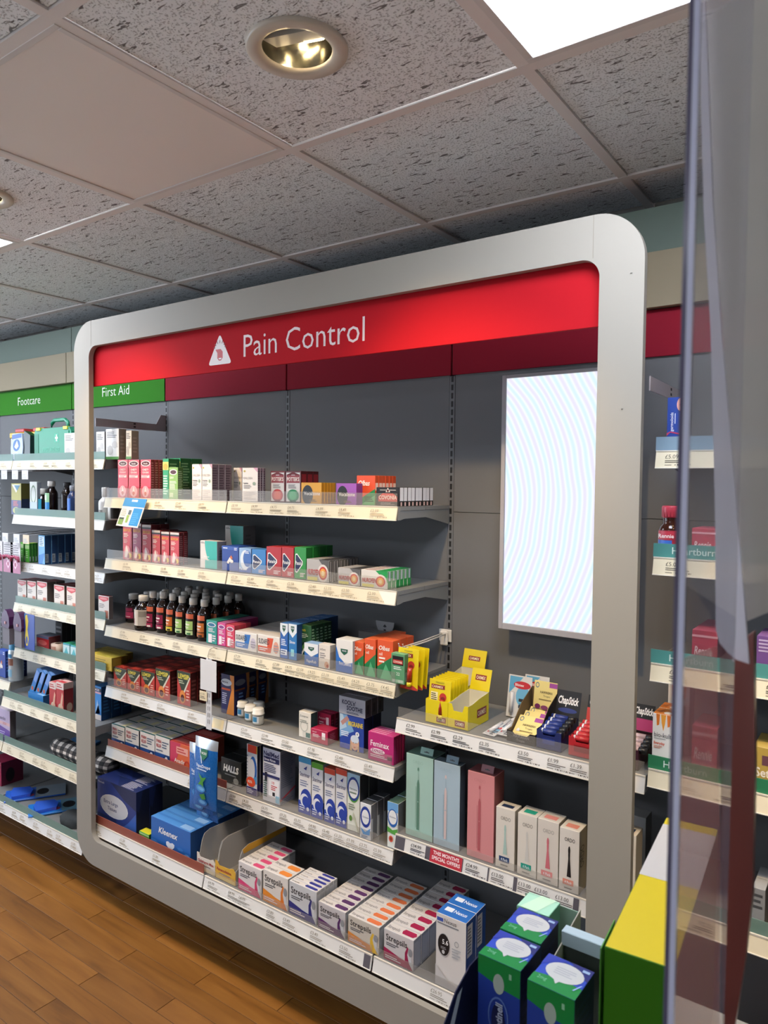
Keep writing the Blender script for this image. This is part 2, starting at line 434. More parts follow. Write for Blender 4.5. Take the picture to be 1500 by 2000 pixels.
# walls round the room
wb = struct(MB().box(-6.2, 3.2, 2.14, 2.5, 0, 2.6, mat('#6b6a68', .8)).build('wall_back'))
m = MB(); m.box(-6.3, -6.2, -4.2, -3.6, 0, 2.6, WALL); m.box(-6.3, -6.2, 1.2, 2.5, 0, 2.6, WALL); m.box(-6.3, -6.2, -3.6, 1.2, 0, .25, WALL); m.box(-6.3, -6.2, -3.6, 1.2, 2.3, 2.6, WALL)
struct(m.build('wall_left'))
wn = struct(MB().box(-6.26, -6.24, -3.56, 1.16, .29, 2.26, clear('#dfe8ea', .02, .02)).build('added_window_1'))       # unseen shopfront glazing, added so daylight lifts the ceiling
m = MB()
for y in (-3.6, -2.0, -.4, 1.14): m.box(-6.29, -6.21, y, y+.05, .25, 2.3, mat('#c9c9c6', .4), .002)
m.box(-6.29, -6.21, -3.6, 1.2, .25, .29, mat('#c9c9c6', .4)); m.box(-6.29, -6.21, -3.6, 1.2, 2.26, 2.3, mat('#c9c9c6', .4)); m.build('added_window_frame', wn)
struct(MB().box(3.2, 3.3, -4.2, 2.5, 0, 2.6, WALL).build('wall_right'))
struct(MB().box(-6.2, 3.2, -4.3, -4.2, 0, 2.6, WALL).build('wall_front'))
# panels over the shelving: green-grey board above, beige board below, in bay lengths
GREEN = mat('#5f7066', .55); BEIGE = mat('#8d8269', .6)
for i in range(-3, 5):
    MB().box(UX(i)+.002, UX(i+1)-.002, 1.913, 1.931, 2.139, 2.257, GREEN, .0008).build('panel', wb)
    MB().box(UX(i)-.004, UX(i+1)-.009, 1.890, 1.908, 2.0, 2.1385, BEIGE, .0008).build('panel', wb)
MB().box(UX(-3), UX(5), 1.9085, 1.913, 2.0, 2.1385, mat('#4c4636', .7)).build('batten', wb)

# ------------------------------------------------------------------ wall shelving: back panels, slotted uprights, plinth
def bay(i, label):
    t = thing('shelving_bay', label, 'shelving', (UX(i), YB, 0), 0, 'wall shelving bays')
    g = .004
    MB().box(g+.006, BW-g-.006, 0, .012, .10, 1.4655, GREY_PANEL, .0006).build('back_panel', t)
    MB().box(g+.006, BW-g-.006, 0, .012, 1.467, 2.0, GREY_PANEL, .0006).build('back_panel', t)
    u = MB().box(-.0095, .0095, -.001, .03, .0, 1.878, mat('#66686c', .45), .001)
    up_ = u.build('upright', t)
    s = MB(); z = .16
    while z < 1.86:
        s.box(-.0035, .0035, -.0016, -.0005, z, z+.017, BLACK); z += .025
    so = s.build('slots', up_); so['kind'] = 'stuff'
    MB().box(0, BW, -.235, -.215, 0, .135, mat('#1c1b1b', .6)).build('plinth', t)
    return t
bay(-3, 'grey back panelled wall shelving bay beyond the left edge of view')
bay(-2, 'grey back panelled wall shelving bay under the footcare sign')
bay(-1, 'grey back panelled wall shelving bay under the first aid sign')
bay(0, 'grey back panelled wall shelving bay, left one of three inside the white frame')
bay(1, 'grey back panelled wall shelving bay, middle one of three inside the white frame')
bay(2, 'grey back panelled wall shelving bay holding the bright vertical screen')
bay(3, 'grey back panelled wall shelving bay right of the white frame')
bay(4, 'grey back panelled wall shelving bay beyond the right edge of view')

def header(i, col, label, text=None, tx=0, tz=0, ch=.04, tw=.3):
    o = MB().box(UX(i)+.003, UX(i+1)-.003, 1.9125, 1.9195, 1.880, 1.999, mat(col, .7, 0, .1), .0008).build('header_panel')
    tag(o, label, 'sign', 'header strips above the shelving bays')
    if text:
        m = MB(); Art(m, (tx, 1.9125, tz), (1,0,0), (0,0,1), tw, ch).do([('t', text, 0, 0, 1, '#dfe6d6', 1, -.006)]); m.build('lettering', o)
    return o
header(-3, '#337a1f', 'plain green header strip beyond the footcare header')
header(-2, '#337a1f', 'green header strip reading Footcare above the left shelves', 'Footcare', -3.622, 1.922, .041, .25)
header(-1, '#337a1f', 'green header strip reading First Aid behind the white post', 'First Aid', -2.905, 1.923, .041, .215)
header(0, '#8c1c2e', 'plain red header strip over the left framed bay')
header(1, '#8c1c2e', 'plain red header strip over the middle framed bay')
header(2, '#8c1c2e', 'plain red header strip above the bright screen')
header(3, '#8c1c2e', 'plain red header strip right of the white frame')
header(4, '#8c1c2e', 'plain red header strip beyond the right edge of view')

# ------------------------------------------------------------------ the rounded white frame
def rrect(x0, x1, z0, z1, r, seg=14):
    pts = []
    for cx, cz, a0 in ((x1-r, z1-r, 0), (x0+r, z1-r, PI/2), (x0+r, z0+r, PI), (x1-r, z0+r, 1.5*PI)):
        for k in range(seg+1):
            a = a0+PI/2*k/seg; pts.append((cx+r*math.cos(a), cz+r*math.sin(a)))
    return pts
FX0, FX1, FZ0, FZ1 = -2.4709, -.4371, .1443, 2.1182
fr = thing('display_surround', 'large white rounded rectangular frame standing round three shelving bays', 'frame', (-1.454, 1.512, .1443))
def frame_part(name, xa, xb, za=-9, zb=9):
    """slice of the frame between xa and xb (whole outline cut at the joints)"""
    out = rrect(FX0, FX1, FZ0, FZ1, .105); inn = rrect(-2.3785, -.5298, .2369, 2.0278, .040)
    n = len(out); mb = MB(); y0, y1 = 1.512, 1.5305
    L = [[(x, yy, z) for x, z in P] for P, yy in ((out, y0), (inn, y0), (inn, y1), (out, y1))]
    ok = lambda i: za < (out[i][1]+out[(i+1) % n][1])/2 < zb and xa-1e-6 <= (out[i][0]+out[(i+1) % n][0]+inn[i][0]+inn[(i+1) % n][0])/4 <= xb+1e-6
    for i in range(n):
        j = (i+1) % n
        if not ok(i): continue
        for a, b in ((0, 1), (1, 2), (2, 3), (3, 0)):
            mb.add([L[a][i], L[b][i], L[b][j], L[a][j]], [(0,1,2,3)], WHITE_FRAME)
    o = mb.build(name, fr); o.location = (1.454, -1.512, -.1443); return o
frame_part('left_upright', -9, -2.30); frame_part('right_upright', -.60, 9)
frame_part('top_rail', -2.30, -.60, 1); frame_part('bottom_rail', -2.30, -.60, -9, 1)
m = MB()
for xx in (FX0+.1075, FX1-.1075): m.box(xx-.0006, xx+.0006, 1.5114, 1.5119, 2.0285, 2.1178, mat('#8a8378', .6))
for xx, zz in ((-.4635, 1.985), (-.476, 1.71)): m.lathe([(0, 0), (.0022, 0)], DARK_GREY, 8, xx, 1.5116, zz)
o = m.build('joint_lines', fr); o.location = (1.454, -1.512, -.1443)

# red sign panel fixed behind the top rail
SIGN = bpy.data.materials.new('red_acrylic'); nt, b, N, L_ = nodes_of(SIGN)
b.inputs['Base Color'].default_value = lin('#b01a24'); b.inputs['Roughness'].default_value = .7; b.inputs['Specular IOR Level'].default_value = .06
sg = MB().box(-2.43, -.478, 1.5355, 1.5425, 1.8895, 2.075, SIGN, .0006).build('sign_panel')
tag(sg, 'long red sign panel reading Pain Control under the top rail of the white frame', 'sign')
m = MB(); SG = '#e2cfcf'
Art(m, (-1.615, 1.5355, 1.9245), (1,0,0), (0,0,1), .453, .0665).do([('t', 'Pain Control', 0, 0, 1, SG, 1, -.004)]); m.build('lettering', sg)
m = MB()
def rtri():
    P3 = [(-.053, 0), (.053, 0), (0, .094)]; r = .009; pts = []
    for i in range(3):
        a, b, c = Vector(P3[i-1]), Vector(P3[i]), Vector(P3[(i+1) % 3])
        d1 = (a-b).normalized(); d2 = (c-b).normalized()
        p = b+d1*r*1.5; q = b+d2*r*1.5
        for k in range(6):
            t = k/5; pts.append(tuple((p*(1-t)+b*t)*(1-t)+(b*(1-t)+q*t)*t))
    return pts
A = Art(m, (-1.719, 1.5355, 1.911), (1,0,0), (0,0,1), 1, 1)
A.poly(rtri(), '#e6dcda')
A.poly([(-.020, .047), (.004, .047), (.013, .038), (.013, .020), (.006, .012), (-.004, .012), (-.011, .020), (-.011, .036)], '#b9232c')
A.poly([(-.006, .020), (.008, .020), (.006, .0155), (-.003, .0155)], '#e6dcda')
for k in range(7):
    a = PI*(.08+.84*k/6); c, s_ = math.cos(a), math.sin(a); p = (.001+.021*c, .047+.018*s_); q = (.001+.030*c, .047+.027*s_); nx, ny = -s_*.0011, c*.0011
    A.poly([(p[0]-nx, p[1]-ny), (q[0]-nx, q[1]-ny), (q[0]+nx, q[1]+ny), (p[0]+nx, p[1]+ny)], '#7d1d24')
m.build('triangle_symbol', sg)

# ------------------------------------------------------------------ bright screen on the right bay
t = thing('display_screen', 'bright white vertical screen hung on the grey back panel beside the right post', 'screen', (-.74, 1.89, 1.145))
m = MB(); x0, x1, z0, z1 = -.178, .178, 0, .710
for q in ((x0, x0+.012, z0, z1), (x1-.012, x1, z0, z1), (x0+.012, x1-.012, z1-.009, z1), (x0+.012, x1-.012, z0, z0+.017)): m.box(q[0], q[1], -.04, .022, q[2], q[3], mat('#a3a2a8', .35), .001)
m.build('bezel', t)
SCR = bpy.data.materials.new('lit_screen'); SCR.use_nodes = True; nt = SCR.node_tree; nt.nodes.clear()
e = nt.nodes.new('ShaderNodeEmission'); o_ = nt.nodes.new('ShaderNodeOutputMaterial'); tc = nt.nodes.new('ShaderNodeTexCoord')
wv = nt.nodes.new('ShaderNodeTexWave'); wv.wave_type = 'RINGS'; wv.rings_direction = 'SPHERICAL'; wv.inputs['Scale'].default_value = 11; wv.inputs['Distortion'].default_value = 1.2; wv.inputs['Detail'].default_value = 0
mp = nt.nodes.new('ShaderNodeMapping'); mp.inputs['Location'].default_value = (.55, 0, -.35); nt.links.new(tc.outputs['Object'], mp.inputs[0]); nt.links.new(mp.outputs[0], wv.inputs[0])
rp = ramp(nt, [(0, lin('#d3eaf5')), (.5, lin('#eff4fb')), (1, lin('#e2def2'))]); nt.links.new(wv.outputs['Color'], rp.inputs[0])
nt.links.new(rp.outputs[0], e.inputs[0]); e.inputs[1].default_value = .92; nt.links.new(e.outputs[0], o_.inputs[0])
MB().box(x0+.012, x1-.012, -.034, .0, z0+.017, z1-.009, SCR).build('screen', t)
MB().box(x0+.02, x1-.02, .0005, .021, z0+.03, z1-.03, DARK_GREY).build('housing', t)

# ------------------------------------------------------------------ shelves
def shelf(xa, xb, yf, zt, label, strip=STRIP_CREAM, prices=(), lip=None, lh=.032, lipx=None, ink='#a39478', bracket='lr', tickets=(), board=SHELF_GREY, liptext=None, back=1.914, txt='#cfe0d6'):
    t = thing('shelf', label, 'shelf', (xa, yf, zt), 0, 'metal shelves with price strips')
    W = xb-xa-.004; D = back-yf
    MB().box(.003, W, .007, D, -.022, -.001, board, .001).build('shelf_board', t)
    # ticket strip leaning back at the top
    s = MB().prism([(0, -.001), (.004, -.001), (-.004, -.037), (-.008, -.037)], 'x', .002, W+.002, strip)
    s.box(.002, W+.002, -.0016, .003, -.0022, .0006, mat('#d9d3c6', .3)); s.box(.002, W+.002, -.0094, -.003, -.0385, -.0365, mat('#efe9dd', .25))
    so = s.build('price_strip', t)
    H = math.hypot(.008, .034); V = (0, .008*.034/.036/H, .034/H)
    if prices or tickets:
        m = MB(); A = Art(m, (.002, -.0078, -.0362), (1,0,0), Vector((0, .008, .036)).normalized(), W, .034); A.k = 1
        for q in tickets: A.do(q)
        for xf, s_ in prices:
            cw = .050/W
            A.do([('t', s_, xf, .56, .26, ink, cw*.66, .002), ('l', xf, .26, xf+cw, .48, 2, ink), ('b', xf+cw*.42, .10, xf+cw*1.12, .19, 8, ink), ('l', xf, .10, xf+cw*.35, .18, 1, ink)])
        pp = m.build('printed_prices', so); pp['kind'] = 'stuff'
    for c in bracket:
        x = .0015 if c == 'l' else W-.0005
        poly = [(.004, -.0003), (D, -.0003), (D, -.058), (D-.13, -.033), (.035, -.034), (.014, -.038), (.003, -.038), (.004, -.02)]
        b_ = MB().prism(poly, 'x', x, x+.003, board); b_.box(x-.0006, x+.0042, .012, .14, -.012, -.0002, board, .0006); b_.box(x-.0006, x+.0042, .142, D-.005, -.012, -.0002, board, .0006)
        b_.build('bracket', t)
    if lip:
        l0, l1 = lipx or (.004, W-.002)
        lo = MB().box(l0, l1, .0035, .0055, .0006, lh, lip).build('shelf_lip', t)
        if liptext:
            m = MB(); 
            for tx in liptext: Art(m, (l0, .0035, .0), (1,0,0), (0,0,1), l1-l0, lh).do([tx])
            m.build('lettering', lo)
    return t

SH = {'S1': 1.55-.0622, 'S2': 1.55-.2949, 'S3': 1.55-.5525, 'S4': 1.55-.7871, 'S5': 1.55-1.02, 'S6': 1.55-1.2671, 'R1': 1.55-.6438, 'R2': 1.55-.9701}
def sh(k, i, label, **kw):
    z = SH[k[:2]]; yf = YO if k[:2] == 'S6' else YS
    return shelf(UX(i)+.001, UX(i+1)-.001, yf, z, label, **kw)
P_ = lambda *a: list(a)
CW = STRIP_WHITE
sh('S1', 0, 'top shelf of the left framed bay, holding pink and green syrup cartons', lip=LIP_CLEAR, lh=.036, prices=P_((.30,'£5.99'),(.45,'£6.49'),(.62,'£5.49'),(.80,'£8.99')))
sh('S1', 1, 'top shelf of the middle framed bay, holding throat pastille packs', lip=LIP_CLEAR, lh=.036, prices=P_((.03,'£8.99'),(.165,'£4.99'),(.29,'£4.75'),(.40,'£4.75'),(.57,'£4.99'),(.70,'£4.49'),(.87,'£2.99')))
sh('S2', 0, 'second shelf of the left framed bay, holding red cough syrup cartons', lip=LIP_CLEAR, lh=.034, prices=P_((.17,'£6.99'),(.34,'£6.99'),(.50,'£6.49'),(.64,'£6.49'),(.80,'£9.99')))
sh('S2', 1, 'second shelf of the middle framed bay, holding small painkiller packs', lip=LIP_CLEAR, lh=.034, prices=P_((.03,'£2.29'),(.14,'£2.49'),(.27,'£2.49'),(.40,'£2.59'),(.53,'£2.49'),(.62,'£2.35'),(.72,'£2.50'),(.86,'£2.99')), tickets=[[('p', [(.95,0),(1,0),(1,1),(.91,1)], '#efe9dc')]])
sh('S3', 0, 'third shelf of the left framed bay, holding dark syrup bottles', prices=P_((.14,'£5.99'),(.32,'£5.99'),(.45,'£4.99'),(.60,'£5.49'),(.72,'£5.49'),(.88,'£9.99')))
sh('S3', 1, 'third shelf of the middle framed bay, holding decongestant packs', lip=LIP_CLEAR, lh=.032, prices=P_((.05,'£7.29'),(.20,'£5.25'),(.31,'£7.99'),(.39,'£4.75'),(.46,'£2.59'),(.53,'£4.25'),(.61,'£3.19'),(.70,'£5.49'),(.78,'£4.29'),(.86,'£3.75'),(.935,'£4.45')), ink='#8d846c')
sh('S4', 0, 'fourth shelf of the left framed bay, holding red and green sachet cartons', strip=CW, lip=LIP_CLEAR, prices=P_((.15,'£4.99'),(.32,'£4.99'),(.47,'£5.29'),(.72,'£5.49')), tickets=[[('r', .905, .05, .985, .98, '#efdcae')]])
sh('S4', 1, 'fourth shelf of the middle framed bay, holding tiny white pill pots', strip=CW, lip=LIP_CLEAR, lh=.030, lipx=(.33, .66), prices=P_((.10,'£2.69'),(.24,'£3.99'),(.37,'£5.50'),(.53,'£7.95'),(.69,'£2.49'),(.85,'£5.49')), ink='#8b8576')
sh('S5', 0, 'fifth shelf of the left framed bay, with terracotta front lip', strip=CW, lip=LIP_TERRA, lh=.026, prices=P_((.2,'£1.49'),(.72,'£1.99')))
sh('S5', 1, 'fifth shelf of the middle framed bay, holding nasal spray packs', strip=CW, lip=LIP_CLEAR, lh=.028, lipx=(.02, .62), prices=P_((.02,'£0.99'),(.11,'£4.20'),(.24,'£6.75'),(.36,'£9.25'),(.45,'£5.75'),(.54,'£4.90'),(.62,'£5.40'),(.69,'£3.20'),(.76,'£9.99'),(.83,'£3.75'),(.905,'£5.99')), ink='#857e70')
sh('S6', 0, 'bottom shelf of the left framed bay, with terracotta lip and tissue boxes', strip=CW, lip=LIP_TERRA, lh=.030, prices=P_((.10,'£3.00'),(.34,'£2.29'),(.62,'£1.89')), bracket='')
sh('S6', 1, 'bottom shelf of the middle framed bay, holding rows of lozenge packs', strip=CW, lip=LIP_CLEAR, lh=.024, prices=P_((.03,'£4.99'),(.17,'£4.99'),(.24,'£4.99'),(.42,'£3.89'),(.52,'£3.49'),(.68,'£3.49'),(.84,'£3.50')), ink='#8c877b', bracket='', tickets=[[('r', .962, .02, .995, .98, '#5d5a62')]])
sh('S6', 2, 'bottom shelf of the right framed bay, holding the glucose meter carton', strip=CW, lip=LIP_CLEAR, lh=.024, prices=P_((.27,'£26.95'),(.70,'£19.99')), ink='#8c877b', bracket='')
sh('R1', 2, 'upper shelf below the bright screen, holding lip balm trays', strip=CW, lip=LIP_CLEAR, lh=.030, prices=P_((.05,'£2.99'),(.17,'£2.99'),(.27,'£2.29'),(.385,'£2.35'),(.545,'£3.50'),(.66,'£1.99'),(.745,'£1.39'),(.86,'£1.99')), ink='#4e4a44', bracket='r')
DT = '#57545c'
sh('R2', 2, 'lower shelf below the bright screen, with red special offers ticket', strip=CW, lip=LIP_CLEAR, lh=.024, ink='#3f3c3a', prices=P_((.08,'£34.99'),(.335,'£24.99'),(.445,'£13.00'),(.555,'£13.00'),(.62,'£13.00'),(.70,'£13.00')),
   tickets=[[('r', .003, .02, .05, .98, DT), ('r', .15, .02, .175, .98, DT), ('r', .172, -.02, .318, 1.0, '#b8303f'), ('t', "THIS MONTH'S", .186, .60, .26, '#f0dcdc', .118, .03), ('t', 'SPECIAL OFFERS', .182, .22, .26, '#f0dcdc', .128, .03), ('r', .318, .02, .322, .98, DT), ('r', .428, .02, .434, .98, DT), ('r', .535, .02, .55, .98, DT), ('r', .765, .02, .785, .98, DT)]], bracket='lr')
# left bays (first aid and footcare): deeper shelves lower down
LZ = {'L1': 1.55+.0825, 'L2': 1.55-.1505, 'L3': 1.55-.3535, 'L4': 1.55-.5345, 'L5': 1.55-.733, 'L6': 1.55-.937, 'L7': 1.55-1.138, 'L8': 1.55-1.372}
LY = {'L1': YS, 'L2': YS, 'L3': YS, 'L4': YS, 'L5': YS, 'L6': 1.582, 'L7': 1.582, 'L8': 1.5401}
NM = {'L1': 'holding the green first aid case', 'L2': 'holding small dark bottles', 'L3': 'holding a row of navy cartons', 'L4': 'holding red and white plaster cartons', 'L5': 'holding small red and teal packs', 'L6': 'holding leaning blue packs', 'L7': 'holding a tartan roll', 'L8': 'lowest of all, with blue packs lying flat'}
for q, k in enumerate(LZ):
    pr = [(.06+.135*n+.02*((n*7+q) % 3), '£%d.%d9' % (2+(n*3+q) % 6, (n*5+q) % 10)) for n in range(7)]
    st = STRIP_CREAM if k in ('L1', 'L4', 'L5', 'L6', 'L7') else CW
    shelf(UX(-1)+.001, UX(0)-.001, LY[k], LZ[k], 'first aid bay shelf, '+NM[k], strip=st, prices=pr if k not in ('L2',) else (), lip=None if k == 'L3' else LIP_TEAL, lh=.030, bracket='lr' if k != 'L8' else '')
    if k in ('L1', 'L7', 'L8'):
        shelf(UX(-2)+.001, UX(-1)-.001, LY[k], LZ[k], 'footcare bay shelf, level with the one '+NM[k], strip=STRIP_CREAM, prices=pr, lip=LIP_TEAL, lh=.030, bracket='lr' if k != 'L8' else '')
shelf(UX(-2)+.001, UX(-1)-.001, YS-.02, 1.55-.885, 'footcare bay shelf at the left edge, holding blue tins and a spray can', strip=STRIP_CREAM, lip=None)
# digestive bay right of the frame
HZ = {'H1': 1.55+.078, 'H2': 1.55-.154, 'H3': 1.55-.388, 'H4': 1.55-.624, 'H5': 1.55-.918}
HP = {'H1': P_((.03,'£5.09'),(.42,'£4.09'),(.75,'£3.99')), 'H2': P_((.04,'£5.09'),(.36,'£4.09'),(.72,'£6.49')), 'H3': P_((.06,'£6.99'),(.34,'£13.29'),(.72,'£7.99')), 'H4': P_((.09,'£18.99'),(.36,'£7.99'),(.72,'£9.99')), 'H5': P_((.5,'£4.99'),(.8,'£3.29'))}
HN = {'H1': 'with the plain blue-grey lip', 'H2': 'under the brown bottle with red cap', 'H3': 'third down, with a bare left end', 'H4': 'holding the orange petal cartons', 'H5': 'lowest, behind the clear screen'}
for k in HZ:
    tx = {'H2': ('t', 'Heartburn', .06, .28, .50, '#cfe3dd', .25, .004), 'H3': ('t', 'Heartburn', .06, .28, .50, '#cfe3dd', .25, .004), 'H4': ('t', 'Heartburn', .05, .28, .50, '#cfe3dd', .25, .004)}.get(k)
    lp = {'H1': mat('#7c94a6', .35), 'H4': mat('#2f7a55', .35), 'H5': LIP_TEAL}.get(k, mat('#4f8f8b', .35))
    shelf(UX(3)+.001, UX(4)-.001, YS, HZ[k], 'digestive bay shelf right of the white frame, '+HN[k], strip=STRIP_CREAM, ink='#57503f', prices=HP[k], lip=lp, lh=.030, lipx=(.0, .66), liptext=[tx] if tx else None)

# ------------------------------------------------------------------ carton designs (flat print as thin raised shapes)
def DD(k, name, cat, f, r=None, t=None, F=(), R=(), T_=(), **kw):
    DES[k] = dict(name=name, cat=cat, f=f, r=r or f, t=t or f, F=list(F), R=list(R), T=list(T_), **kw)
W_ = '#eeece6'
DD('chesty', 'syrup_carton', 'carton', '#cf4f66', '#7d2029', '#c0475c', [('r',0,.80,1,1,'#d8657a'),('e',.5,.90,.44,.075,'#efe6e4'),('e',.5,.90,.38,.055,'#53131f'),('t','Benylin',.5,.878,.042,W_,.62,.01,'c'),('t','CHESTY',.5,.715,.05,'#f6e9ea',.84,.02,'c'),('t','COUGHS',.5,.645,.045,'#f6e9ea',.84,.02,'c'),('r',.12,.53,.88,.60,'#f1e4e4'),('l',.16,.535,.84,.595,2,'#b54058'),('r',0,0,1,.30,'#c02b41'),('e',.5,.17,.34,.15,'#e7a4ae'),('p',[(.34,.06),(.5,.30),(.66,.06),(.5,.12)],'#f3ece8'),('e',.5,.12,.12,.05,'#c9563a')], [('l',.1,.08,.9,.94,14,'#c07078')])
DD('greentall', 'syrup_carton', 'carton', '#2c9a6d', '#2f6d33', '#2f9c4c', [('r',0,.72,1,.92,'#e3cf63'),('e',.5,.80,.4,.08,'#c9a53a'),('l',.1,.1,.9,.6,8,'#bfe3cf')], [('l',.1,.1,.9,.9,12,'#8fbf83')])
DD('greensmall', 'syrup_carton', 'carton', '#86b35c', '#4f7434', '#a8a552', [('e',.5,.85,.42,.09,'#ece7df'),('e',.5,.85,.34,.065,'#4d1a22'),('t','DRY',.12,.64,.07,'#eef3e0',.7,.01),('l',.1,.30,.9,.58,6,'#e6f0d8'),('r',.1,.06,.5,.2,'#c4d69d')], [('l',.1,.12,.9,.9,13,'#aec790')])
DD('kaloba', 'herbal_carton', 'carton', '#e9e2dc', '#8d787c', '#d9c9cb', [('p',[(.72,1),(1,1),(1,.86)],'#d79fb4'),('e',.16,.90,.07,.03,'#b5a03a'),('t','KALOBA',.10,.66,.07,'#6d6a69',.75,-.01),('t','Kaloba',.10,.52,.05,'#4d4a4c',.5,.02),('e',.78,.53,.10,.05,'#8fa08c'),('l',.10,.38,.7,.50,3,'#8a8583'),('l',.10,.06,.9,.3,5,'#cfc6c0')], [('l',.08,.1,.92,.92,12,'#5f4a52')])
def tin(c1, c2, c3): return [('r',.06,.03,.94,.95,'#d9d4d0'),('p',[(.08,.60),(.5,.97),(.92,.60),(.92,.88),(.08,.88)],'#7d1620'),('r',.08,.62,.92,.86,'#8e1a24'),('t',"POTTER'S",.5,.68,.12,'#f2e6da',.78,.02,'c'),('l',.2,.44,.8,.58,4,'#6d6866'),('e',.5,.22,.38,.20,c1),('e',.5,.22,.25,.14,c2),('r',.3,.02,.7,.08,c3)]
DD('potred', 'pastille_tin', 'tin', '#6e1119', '#58141a', '#b9b2ae', tin('#b5221e','#d9542c','#7d1a18'), [('r',.1,.55,.9,.9,'#8c2029'),('r',.2,.1,.8,.5,'#b5a9a4')])
DD('potgreen', 'pastille_tin', 'tin', '#5a1219', '#4b1418', '#b9b2ae', tin('#0f7d45','#3fae6e','#0c5a36'), [('r',.1,.55,.9,.9,'#8c2029'),('r',.2,.1,.8,.5,'#b5a9a4')])
def voc(): return [('e',.32,.42,.27,.46,'#141213'),('t','Vocalzone',.14,.40,.17,'#f3efe6',.80,.012,'l',0),('l',.4,.08,.8,.2,2,'#7a5a16')]
DD('vocyellow', 'pastille_pack', 'pack', '#e3a62e', '#b77f1d', '#edc155', voc(), [('r',.35,.1,.65,.5,'#7d5a16')])
DD('vocpurple', 'pastille_pack', 'pack', '#9c55b4', '#6d357f', '#b47ac6', voc())
DD('olbaspack', 'pastille_pack', 'pack', '#e0532a', '#c24a25', '#e2632f', [('p',[(0,0),(1,0),(1,.55),(.0,.12)],'#1f8a4c'),('p',[(.25,0),(1,0),(1,.34)],'#5fb37c'),('t','Olbas',.10,.66,.17,'#f5eee6',.62,.025,'l',0,.25),('l',.45,.1,.95,.3,3,'#0e4b2b')], [('r',.1,.5,.9,.75,'#e9c6b6'),('r',0,0,1,.4,'#1f8a4c')], [('r',.08,.2,.6,.8,'#f0d9cf')])
DD('covbox', 'lozenge_carton', 'carton', '#161314', '#d7d6d8', '#2a2526', [('p',[(.40,.74),(.5,.98),(.60,.74)],'#e9e2dc'),('r',.16,.84,.84,.865,'#e9e2dc'),('e',.5,.82,.05,.07,'#5a1715'),('p',[(.10,.50),(.28,.68),(.72,.68),(.90,.50),(.90,.24),(.10,.24)],'#c63a31'),('t','COVONIA',.5,.36,.21,'#f5e6da',.76,.02,'c'),('l',.2,.06,.8,.2,3,'#8f8a88')], [('r',0,0,1,.28,'#171315'),('r',.2,.02,.6,.22,'#d5b3ac')])
def muc(c): return [('r',0,.93,1,1,'#cfc7c4'),('r',0,.88,1,.93,'#1d1214'),('t','BENYLIN',.5,.76,.075,'#f0b23a',.78,.02,'c'),('l',.12,.60,.7,.72,3,'#f2dcd2'),('l',.12,.44,.6,.56,3,'#dba9a4'),('e',.5,.18,.36,.20,'#d98a92'),('p',[(.22,.06),(.40,.40),(.62,.24),(.72,.06)],'#f0e3dd'),('e',.80,.12,.17,.075,'#e8c63c'),('p',[(.5,.06),(.62,.20),(.78,.10),(.7,.04)],'#8c1f24')]
DD('mucred', 'syrup_carton', 'carton', '#c53a45', '#5f1d22', '#2a1a1c', muc(0), [('l',.1,.08,.9,.9,14,'#a3666a')])
DD('mucmauve', 'syrup_carton', 'carton', '#a84a66', '#54202c', '#2a1a1c', muc(0), [('l',.1,.08,.9,.9,14,'#a3666a')])
DD('gumteal', 'gum_carton', 'carton', '#dcd9d5', '#8f8b8d', '#c9c6c4', [('p',[(1,1)]+[(1-.72*math.cos(a*PI/20),1-.98*math.sin(a*PI/20)) for a in range(11)]+[(.95,0),(1,0)],'#2fb0a6'),('r',.30,.0,1,.30,'#2fb0a6'),('t','Nicotine',.24,.40,.055,'#e8f3f0',.7,.01),('t','Lozenges',.24,.30,.055,'#e8f3f0',.7,.01),('l',.05,.9,.3,.96,2,'#777')], [('l',.2,.2,.8,.8,6,'#7a7678')])
DD('pillblue', 'tablet_carton', 'carton', '#24469c', '#16306e', '#2d52ad', [('r',0,.86,1,1,'#3258b4'),('l',.08,.88,.36,.96,1,'#dfe6f5'),('l',.74,.84,.94,.97,2,'#dfe6f5'),('p',[(.30,.34),(.48,.56),(.58,.48),(.40,.28)],'#e7e2de'),('p',[(.48,.56),(.58,.64),(.66,.52),(.58,.48)],'#d4743c'),('e',.60,.40,.10,.07,'#f0ebe4')], [('l',.15,.2,.85,.8,5,'#5070b5')])
DD('night', 'tablet_carton', 'carton', '#8fb2dc', '#1e3c86', '#7fa5d5', [('p',[(0,0),(1,0),(1,.24),(0,.14)],'#2c57ad'),('e',.52,.52,.40,.40,'#dfe8f3'),('e',.70,.58,.34,.34,'#3a66b4'),('l',.5,.78,.9,.90,2,'#eef3fb'),('t','Panadol',.06,.10,.10,'#f0f4fb',.7,.01)])
def pan(bg, dk): return [('p',[(.06,.34),(.10,.78),(.24,.80),(.72,.56),(.72,.46),(.24,.18),(.10,.20)],'#f0f0f0'),('p',[(.09,.35),(.13,.74),(.24,.76),(.68,.54),(.68,.48),(.24,.22),(.13,.24)],'#1a2450'),('t','Panadol',.12,.44,.12,'#f4f4f4',.56,.012),('l',.5,.06,.95,.2,3,'#eadcdc')]
DD('panblue', 'tablet_carton', 'carton', '#3480c8', '#1d4f96', '#4a92d4', pan(0,0))
DD('panred', 'tablet_carton', 'carton', '#b4232c', '#7d141d', '#c63a3f', pan(0,0), [('l',.2,.2,.8,.7,4,'#c46a6e')])
DD('pangreen', 'tablet_carton', 'carton', '#2b9440', '#1b6a2c', '#39a24c', pan(0,0), [('p',[(.1,.3),(.4,.7),(.9,.5),(.4,.25)],'#16331e')], [('r',.1,.2,.7,.8,'#56b365')])
